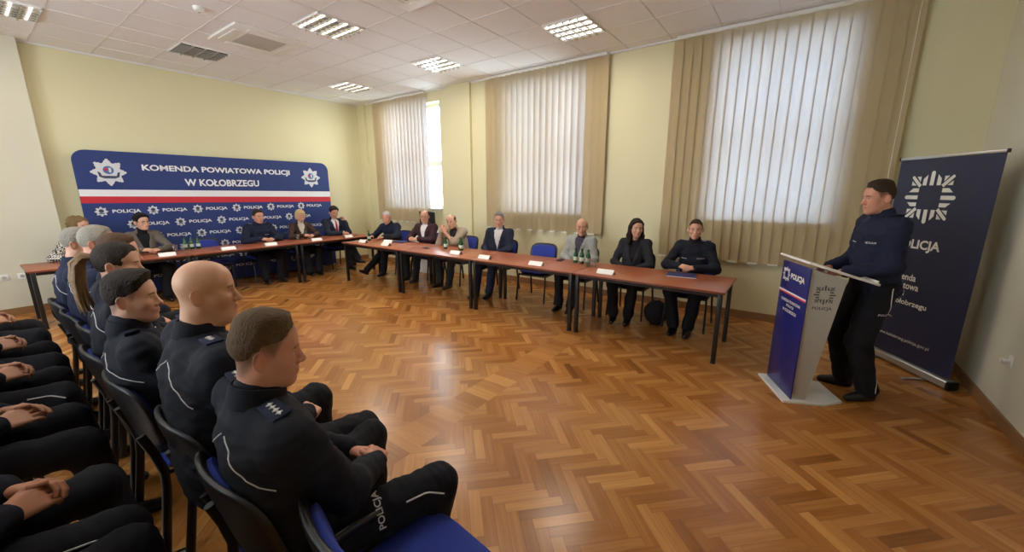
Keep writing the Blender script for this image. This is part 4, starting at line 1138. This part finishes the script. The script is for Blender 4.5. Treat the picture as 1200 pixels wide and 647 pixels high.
card(4.56, 6.10, W2 + .2, 'white name card in front of the leaning grey-haired man')
def flat_thing(name, x, y, rz, size, m, label, cat, screen=None):
    t = empty(name, (x, y, TZ), rz, label, cat)
    MB().box((0, 0, size[2] / 2), size, bev=min(.004, size[2] * .3)).build('casing' if cat == 'phone' else 'cover', M[m], t)
    if cat == 'phone': MB().box((0, 0, size[2] + .0004), (size[0] * .9, size[1] * .92, .0008)).build('screen', M['dark'], t, 0)
    return t
flat_thing('mobile_phone', 4.74, 2.58, .2, (.16, .08, .010), 'blackplastic', 'black phone left of three bottles near the man in light grey', 'phone')
flat_thing('mobile_phone', 4.46, 4.98, 1.2, (.15, .075, .010), 'blackplastic', 'black phone on the table in front of the bald man in maroon', 'phone')
flat_thing('notepad', 4.74, 5.98, .1, (.21, .28, .014), 'bluefolder', 'dark notebook on the table beside the bald man in maroon', 'notebook')
t = flat_thing('document_folder', 4.66, .98, .15, (.23, .31, .012), 'bluefolder', 'dark blue folder on the table in front of the policewoman', 'folder')
MB().box((-.006, -.004, .004), (.226, .304, .005)).build('white_paper', M['card'], t, 0)
flat_thing('mobile_phone', 4.10, 7.74, .3, (.15, .075, .010), 'blackplastic', 'dark phone in front of the blonde woman', 'phone')
pn = empty('pen', (4.86, 7.62, TZ + .005), .4, 'dark pen at the far corner of the tables', 'pen'); MB().tube([(-.07, 0, 0), (.06, 0, 0), (.072, 0, 0)], [.005, .005, .0015], n=8).build('barrel', M['blackplastic'], pn)
MB().tube([(-.068, 0, .006), (-.03, 0, .006)], .0014, n=6).build('clip', M['alu'], pn)

def sdf_thing(S, h, name, m, parent, amp=.004):
    V, F = S.mesh(h); V = V + vnormals(V, F) * wave(V, amp, 30, 9)[:, None]; return link(name, np_mesh(name, V, F), m, parent)
t = empty('handbag', (4.86, 6.46, TZ), .3, 'black soft bag lying on the table beside the leaning grey-haired man', 'bag')
sdf_thing(SDF().ell((0, 0, .045), (.10, .19, .05), k=.02).ell((.02, .08, .05), (.07, .10, .055), k=.03), .012, 'bag_body', M['blackcloth'], t)
MB().tube([(0, -.12, .07), (-.06, -.08, .09), (-.07, .04, .095), (0, .10, .08)], .008, n=8).build('strap', M['blackplastic'], t)
t = empty('backpack', (5.02, 1.32, 0), .2, 'black bag on the floor beside the long-haired woman, under the table', 'bag')
sdf_thing(SDF().ell((0, 0, .15), (.11, .15, .16), k=.03).ell((-.06, 0, .11), (.08, .12, .10), k=.03), .014, 'bag_body', M['blackcloth'], t)
MB().tube([(0, -.04, .29), (0, -.03, .335), (0, .03, .335), (0, .04, .29)], .008, n=8).build('carry_handle', M['blackplastic'], t)
t = empty('backpack', (.60, 7.55, 0), .4, 'black bag on the floor under the left end of the table', 'bag')
sdf_thing(SDF().ell((0, 0, .17), (.13, .16, .19), k=.03).ell((-.05, -.06, .11), (.09, .10, .10), k=.03), .014, 'bag_body', M['blackcloth'], t)
MB().tube([(0, -.05, .33), (0, -.03, .39), (0, .03, .39), (0, .05, .33)], .008, n=8).build('carry_handle', M['blackplastic'], t)
MB().box((-.13, -.08, .12), (.008, .03, .012), bev=.003).build('buckle', M['alu'], t)
# monitor on a low cabinet under the open part of the far window
t = empty('computer_monitor', (5.66, 6.24, .86), PI, 'dark monitor in the gap of the far window blind, behind the bald man', 'monitor')
MB().box((0, 0, .26), (.04, .44, .28), bev=.008).build('screen_housing', M['blackplastic'], t); MB().box((.0205, 0, .265), (.002, .41, .24)).build('screen', M['dark'], t, 0)
MB().box((-.02, 0, .07), (.03, .06, .14), bev=.006).build('stand', M['blackplastic'], t); MB().box((0, 0, .006), (.16, .22, .012), bev=.004).build('foot', M['blackplastic'], t)
t = empty('side_cabinet', (5.68, 6.22, 0), PI, 'low white cabinet under the far window, behind the bald man', 'cabinet')
MB().box((0, 0, .43), (.40, .70, .86), bev=.006).build('body', M['white'], t)
for q in (1, -1):
    d = MB().box((.206, q * .175, .43), (.014, .335, .80), bev=.003).build('door', M['white'], t); MB().box((.22, q * .03, .55), (.016, .012, .12), bev=.003).build('handle', M['alu'], d)

# ================================================================== PEOPLE
SK = srgb(198, 150, 124); SKP = srgb(206, 160, 136); SKR = srgb(202, 146, 122)
def cupped(dx=.22, dz=.67, curl=(.45, .6, .5), size=1.08):
    return [dict(p=(dx + .02, .075, dz + .02), f=(.90, -.42, .02), n=(-.15, .62, .75), curl=curl, size=size, thumb=(.45, -.1, .4)), dict(p=(dx, -.06, dz + .005), f=(.93, .36, .06), n=(-.1, -.72, .68), curl=curl, size=size, thumb=(.45, -.15, .4))]
def lap(dx=.30, dz=.66, w=.035, curl=(.55, .75, .5)):
    return [dict(p=(dx - .06, w + .045, dz), f=(.70, -.70, -.15), n=(.25, .45, .86), curl=curl), dict(p=(dx - .05, -w - .045, dz + .012), f=(.70, .70, -.12), n=(.25, -.45, .86), curl=curl)]
def table_clasp(dx=.40, z=.795, w=.05): return [dict(p=(dx - .06, w + .05, z), f=(.62, -.78, 0), n=(.2, .5, .84), pole=(-.2, .8, -.5)), dict(p=(dx - .05, -w - .05, z + .012), f=(.62, .78, 0), n=(.2, -.5, .84), pole=(-.2, -.8, -.5))]
def table_flat(dx=.40, z=.785, w=.16): return [dict(p=(dx, w, z), f=(.85, -.5, -.05), n=(0, .1, 1), curl=(.2, .3, .2), pole=(-.2, .8, -.5)), dict(p=(dx, -w, z), f=(.85, .5, -.05), n=(0, -.1, 1), curl=(.2, .3, .2), pole=(-.2, -.8, -.5))]
SITF = lambda x=.46, w=.12, t=.15: (((x, w, .09), t), ((x, -w, .09), -t))
def suit(jk, tr, shirt=None, tie=None, **k):
    d = dict(style='suit', jacket=jk, trousers=tr, shirt=shirt or M['whiteshirt'], tie=tie, collar=.03); d.update(k); return d

# ---- front row of officers (facing the window wall, heads turned to the lectern)
def fpose(**k):
    d = dict(lean=-.09, hands=lap(.33, .66), feet=SITF(.42, .17, .12), head=(-.42, .04, 0), knee_pole=((1, .35, .9), (1, -.35, .9)), twist=-.06, bw=1.1); d.update(k); return d
i1 = person('officer nearest the camera with cropped light-brown hair and star-marked shoulders', (FR[0][0], FR[0][1], 0), 0, fpose(feet=(((.42, .19, .09), .1), ((.34, -.21, .10), -.1)), head=(-.46, .10, 0), bw=1.12, s=.985, hipz=.54, ls=1.09),
    dict(hair='fade', haircol=srgb(90, 70, 48), stubble=.78, skin=SKR, stars=4, seed=2, hs=.95), h=.0026, hj=.008, hh=.003, group='officers in the front row')
i2 = person('large bald officer in dark uniform, second in the front row', (FR[1][0], FR[1][1], 0), 0, fpose(s=1.10, bw=1.18, head=(-.50, .0, 0), belly=.03, lean=-.06, hipz=.56),
    dict(hair=None, haircol=srgb(120, 96, 80), stubble=.12, skin=srgb(214, 164, 132), wide=1.04, hs=.98, neckw=1.12, doublechin=True, stars=3, seed=3), h=.0026, hj=.008, hh=.003, group='officers in the front row')
i3 = person('young officer with short dark swept hair beside the bald officer', (FR[2][0], FR[2][1], 0), 0, fpose(lean=-.16, head=(-.50, .0, 0), s=.99, bw=1.02),
    dict(hair='quiff', haircol=srgb(40, 30, 24), stubble=.62, skin=SKP, wide=.97, hs=.95, stars=2, seed=4), h=.0028, hj=.009, hh=.004, group='officers in the front row')
i4 = person('officer with dark hair and a long blond-tipped ponytail, fourth in the front row', (FR[3][0], FR[3][1], 0), 0, fpose(lean=-.05, head=(-.40, .05, 0), s=1.11, bw=.95),
    dict(hair='ponytail', haircol=srgb(46, 36, 28), tailmat=mat('blond_hair', srgb(122, 94, 58), .6, bump=.5, bscale=90, var=.35, vscale=60), skin=SKP, fem=.6, stars=2, seed=5), h=.0035, hj=.011, hh=.005, group='officers in the front row')
i5 = person('brown-haired man in the front row, behind the ponytailed officer', (FR[4][0], FR[4][1], 0), 0, fpose(lean=.02, head=(-.40, .05, 0), s=1.10),
    dict(hair='short', haircol=srgb(84, 60, 42), skin=SKR, stars=2, seed=6), h=.004, hj=.012, hh=.006, group='officers in the front row')
i6 = person('grey-haired man with dark glasses in the front row', (FR[5][0], FR[5][1], 0), 0, fpose(lean=.02, head=(-.42, .02, 0), s=1.15),
    dict(hair='grey_short', haircol=srgb(150, 142, 130), skin=SKR, glasses=M['blackplastic'], jacket=M['uniformblue'], stars=3, seed=7), h=.004, hj=.012, hh=.006, group='officers in the front row')
i7 = person('close-cropped grey-haired man at the far end of the front row', (FR[6][0], FR[6][1], 0), 0, fpose(lean=-.02, head=(-.40, .02, 0), s=1.09),
    dict(hair='grey_short', haircol=srgb(140, 132, 122), skin=SK, jacket=M['uniformblue'], stars=2, seed=8), h=.0045, hj=.012, hh=.006, group='officers in the front row')
# trouser lettering and piping on the nearest officer
def leg_marks(inf, hipline=True, text=True, side=-1, kneeline=True):
    i = 0 if side > 0 else 1
    hip, kn = np.array(inf['hips'][i]), np.array(inf['legs'][i][0]); ax = nrm(kn - hip); up = np.array((0, 0, 1.0)); up = nrm(up - ax * (up @ ax)); out = np.cross(ax, up); out = out if out[1] * side > 0 else -out
    d = -(out * .75 + up * .66); 
    B = lambda t, u: hip + ax * t - d * .5 + np.cross(ax, nrm(d)) * u
    if text:
        me = fit_text('POLICJA', .125, .030, bold=.02); wv = np.cross(ax, nrm(d)); wv = wv if wv[2] > 0 else -wv
        draped(inf['tb'], me, hip + ax * .245 - d * .5 - wv * .055, wv, -ax, d); me.materials.append(M['piping']); link('lettering', me, None, inf['body'])
    mb = MB()
    if hipline:
        pts = strip_on(inf['tb'], [B(t, .05 + .05 * sin((t - .02) * 14)) for t in np.linspace(.02, .2, 9)], d)
        if len(pts) > 2: mb.tube(pts, .0032, n=6)
    if kneeline:
        pts = strip_on(inf['tb'], [B(t, -.01 - .5 * max(0, t - .40)) for t in np.linspace(.32, .46, 9)], d)
        if len(pts) > 2: mb.tube(pts, .0032, n=6)
    mb.build('piping', M['piping'], inf['body'])
leg_marks(i1)

# ---- second row (only laps, hands and knees reach the picture)
sec = [('person in dark trousers at the bottom left corner, knees only', dict(hair='short', seed=11, legw=1.08), .13), ('person in dark uniform with loosely clasped hands in the near left foreground', dict(hair='short', seed=12, skin=srgb(196, 142, 112), legw=1.08), .10),
       ('person in dark uniform with laced fingers, behind the nearest pair of clasped hands', dict(hair='thick', seed=13), .13), ('person in dark uniform at the left edge, hands resting on the knees', dict(hair='fade', stubble=.5, seed=14), .12),
       ('person in dark uniform at the left edge with pale laced hands near the table', dict(hair='short', seed=15, skin=SKP), .12), ('person in dark trousers at the left edge, farthest of the second row', dict(hair='short', seed=16), .12)]
for k, ((x, y), (lab, lk, w_)) in enumerate(zip(SR, sec)):
    inf = person(lab, (x, y, 0), 0, dict(lean=.0, hands=cupped(.215 if k else .1, .665, (.5, .6, .5) if k != 2 else (.3, .4, .3)), feet=SITF(.50, w_ + .03, .1), head=(-.3, .1, 0), knee_pole=((1, .35, .9), (1, -.35, .9)), bw=1.08),
                 lk, h=.007, hj=.010 if k < 4 else .013, hh=.0026 if k < 3 else .004, group='second row of people')
    if k in (0, 1): leg_marks(inf, False, False, -1, True)
    if k == 3: leg_marks(inf, False, False, -1, True)

# ---- speaker
PH = radians(112)
sp = person('standing police officer in dark uniform speaking at the lectern', (4.175, -.57, 0), PH, dict(stand=True, s=1.015, lean=.05, bw=1.02, head=(.02, .08, 0), twist=.0,
    feet=(((-.02, .13, .09), .25), ((.02, -.13, .09), -.35)), knee_pole=((1, .1, 0), (1, -.1, 0)),
    hands=[dict(p=(.27, .13, 1.06), f=(.85, -.45, -.25), n=(.2, .2, .95), curl=(.3, .4, .3), pole=(-.8, .5, -.4)), dict(p=(.27, -.13, 1.06), f=(.85, .45, -.25), n=(.2, -.2, .95), curl=(.3, .4, .3), pole=(-.8, -.5, -.4))]),
    dict(hair='fade', haircol=srgb(58, 44, 34), stubble=.75, skin=SKR, jacket=M['uniformblue'], stars=3, seed=21, legw=1.12), h=.0032, hj=.009, hh=.004)
wb = MB().tube([tuple(np.array(sp['arms'][0][1]) + np.array((-.03, 0, 0)) + .036 * np.array((0, cos(t), sin(t)))) for t in np.linspace(0, 2 * pi, 14, endpoint=False)], .006, n=6, closed=True).build('wrist_watch', M['blackplastic'], sp['body'])
me = fit_text('POLICJA', .10, .022, bold=.02); 
draped(sp['tb'], me, (.05, .6, .735), (-1, 0, 0), (0, 0, 1), (0, -1, 0)); me.materials.append(M['piping']); link('lettering', me, None, sp['body'])
mb = MB(); pts = strip_on(sp['tb'], [(-.055 + .012 * sin(z * 16), .6, z) for z in np.linspace(.10, .62, 24)] , (0, -1, 0))
if len(pts) > 2: mb.tube(pts, .0032, n=6)
pts = strip_on(sp['tb'], [(-.055 + .04 * sin((z - .74) * 9), .6, z) for z in np.linspace(.74, .96, 12)], (0, -1, 0))
if len(pts) > 2: mb.tube(pts, .0032, n=6)
mb.build('piping', M['piping'], sp['body'])

# ---- window side of the tables
far = dict(h=.0048, hj=.012, hh=.006)
G = 'people seated at the window tables'
W = PI
navyj = cloth('navy_blazer', (34, 38, 54)); darkblue = cloth('dark_blue_jacket', (26, 32, 52)); maroon = cloth('maroon_blazer', (58, 36, 42)); beige = cloth('beige_blazer', (158, 142, 122)); lgrey = cloth('light_grey_jacket', (150, 152, 148))
darktr = cloth('dark_trousers', (30, 30, 36)); charcoal = cloth('charcoal_trousers', (40, 40, 46)); brownj = cloth('brown_jacket', (66, 48, 44)); navytr = cloth('navy_trousers', (34, 40, 62)); striped = check_mat('dark_striped_shirt', srgb(48, 44, 60), srgb(88, 80, 92), 60)
tweed = mat('grey_tweed', srgb(96, 88, 80), .9, bump=.4, bscale=120, var=.35, vscale=160); houndst = check_mat('checked_coat', srgb(40, 38, 38), srgb(206, 200, 192), 46); redtie = cloth('red_tie', (150, 26, 40)); palegrey = cloth('pale_shirt', (196, 192, 190))
person('policewoman in dark uniform with pulled-back hair at the table end near the lectern', (5.20, .97, 0), W, dict(lean=.04, hands=table_clasp(.38, .80, .03), head=(.18, .02, 0), s=1.02, feet=SITF(.40, .08, .05)),
       dict(hair='pulled', haircol=srgb(58, 42, 34), fem=1, skin=SKP, stars=2, seed=31, back_piping=False), group=G, **far)
person('woman with long dark hair in black clothes seated at the window table', (5.22, 1.72, 0), W, dict(lean=-.05, hands=lap(.28, .68), head=(.62, .02, 0), s=.97, feet=(((.40, .10, .09), .1), ((.52, -.05, .12), .2)), twist=.1),
       suit(charcoal, M['blackcloth'], M['blackcloth'], hair='long', haircol=srgb(44, 34, 32), fem=1, skin=SKP, lowneck=True, seed=32), group=G, **far)
person('older man in a light grey jacket over a striped shirt', (5.26, 2.53, 0), W, dict(lean=-.06, hands=lap(.26, .68), head=(.45, .04, 0), s=.93, feet=SITF(.46, .09, .1)),
       suit(lgrey, darktr, striped, hair='balding', haircol=srgb(150, 130, 112), skin=SK, seed=33, stubble=.0), group=G, **far)
person('grey-haired man in a navy blazer and open pale shirt in front of the middle blind', (5.24, 4.02, 0), W, dict(lean=-.02, hands=lap(.30, .68), head=(.50, .06, 0), s=.99, feet=(((.50, .16, .09), .1), ((.62, -.02, .09), -.1)), twist=.25),
       suit(navyj, navytr, palegrey, hair='short', haircol=srgb(112, 108, 104), skin=SK, seed=34), group=G, **far)
person('balding man in a beige blazer resting his face on his hand', (5.26, 4.92, 0), W, dict(lean=.32, head=(.35, .12, .15), s=.98, feet=SITF(.46, .11, .1), headfwd=.04, twist=.15,
       hands=[dict(p=(.40, -.015, .98), f=(-.1, -.35, .9), n=(.8, .5, .1), curl=(.7, .9, .6), pole=(.5, .3, -1)), dict(p=(.40, -.10, .99), f=(-.15, .12, .98), n=(.9, -.3, .1), curl=(.6, .9, .6), pole=(.4, -.25, -1))]),
       suit(beige, charcoal, cloth('dark_shirt', (60, 56, 60)), hair='balding', haircol=srgb(84, 66, 52), skin=SK, shoe=M['brownshoe'], seed=35), group=G, **far)
person('bald man with glasses in a maroon blazer and white shirt', (5.24, 5.78, 0), W, dict(lean=.06, hands=table_clasp(.40, .80), head=(.70, .02, 0), s=.98, feet=SITF(.46, .12, .1), bw=1.08, twist=.1),
       suit(maroon, darktr, hair=None, glasses=M['blackplastic'], skin=SK, stubble=.1, haircol=srgb(100, 84, 70), seed=36), group=G, **far)
person('white-haired man in a dark blue jacket leaning on the table by the far window', (5.20, 6.72, 0), W, dict(lean=.26, hands=table_flat(.42, .79, .20), head=(.55, .14, .1), s=.95, feet=(((.42, .10, .09), .1), ((.80, .02, .13), .1, -.5)), bw=1.1, twist=.2),
       dict(style='top', hair='grey_short', haircol=srgb(190, 186, 180), skin=SKR, jacket=darkblue, trousers=M['blackcloth'], collar=.03, seed=37), group=G, **far)
# ---- banner side
Bq = -PI / 2; G2 = 'people seated in front of the blue banner'
person('man in a dark suit and red tie touching his ear, right of the banner', (4.75, 8.27, 0), Bq, dict(lean=.06, head=(-.15, .26, .0), s=1.02, feet=(((.44, .05, .09), .1), ((.56, .20, .22), .3)), knee_pole=((1, .2, .9), (1, .3, 1)),
       hands=[dict(p=(.22, .16, 1.03), f=(-.40, -.20, .85), n=(.2, .9, .3), curl=(.6, .8, .5), pole=(.5, .25, -1)), dict(p=(.38, -.02, .795), f=(.7, .7, 0), n=(.1, -.3, .9), pole=(-.2, -.8, -.5))]),
       suit(navyj, darktr, tie=redtie, hair='thick', haircol=srgb(44, 34, 30), skin=SK, seed=41), group=G2, **far)
person('older woman with short blonde hair in a brown jacket', (4.02, 8.27, 0), Bq, dict(lean=.08, hands=table_clasp(.40, .80), head=(-.10, .22, 0), s=.96, feet=SITF(.42, .08, .05)),
       suit(brownj, darktr, cloth('cream_scarf', (200, 190, 176)), hair='bob', haircol=srgb(196, 172, 128), fem=1, skin=SKP, seed=42), group=G2, **far)
person('policeman with short dark hair seated in front of the blue banner', (3.24, 8.27, 0), Bq, dict(lean=.08, hands=table_clasp(.42, .80, .06), head=(.12, .02, 0), s=1.0, feet=SITF(.44, .13, .1), bw=1.03),
       dict(hair='short', haircol=srgb(52, 40, 34), skin=SKR, jacket=M['uniformblue'], stars=3, seed=43, wide=1.05, back_piping=False), group=G2, **far)
person('woman with short black hair and glasses in a grey tweed jacket', (1.60, 8.27, 0), Bq, dict(lean=.10, hands=table_clasp(.42, .80, .05), head=(.38, -.02, 0), s=1.0, feet=SITF(.42, .09, .05)),
       suit(tweed, M['blackcloth'], M['blackcloth'], hair='thick', haircol=srgb(26, 22, 24), fem=1, skin=SKP, glasses=M['blackplastic'], seed=44, hs=1.02), group=G2, **far)
person('woman with curly fair hair in a black and white checked coat', (.94, 8.25, 0), Bq, dict(lean=.06, hands=table_flat(.36, .79, .14), head=(.55, .05, 0), s=.98, feet=SITF(.42, .09, .05), twist=.3),
       dict(style='top', hair='curly', haircol=srgb(126, 104, 72), fem=1, skin=SKP, jacket=houndst, trousers=M['blackcloth'], seed=45), group=G2, **far)
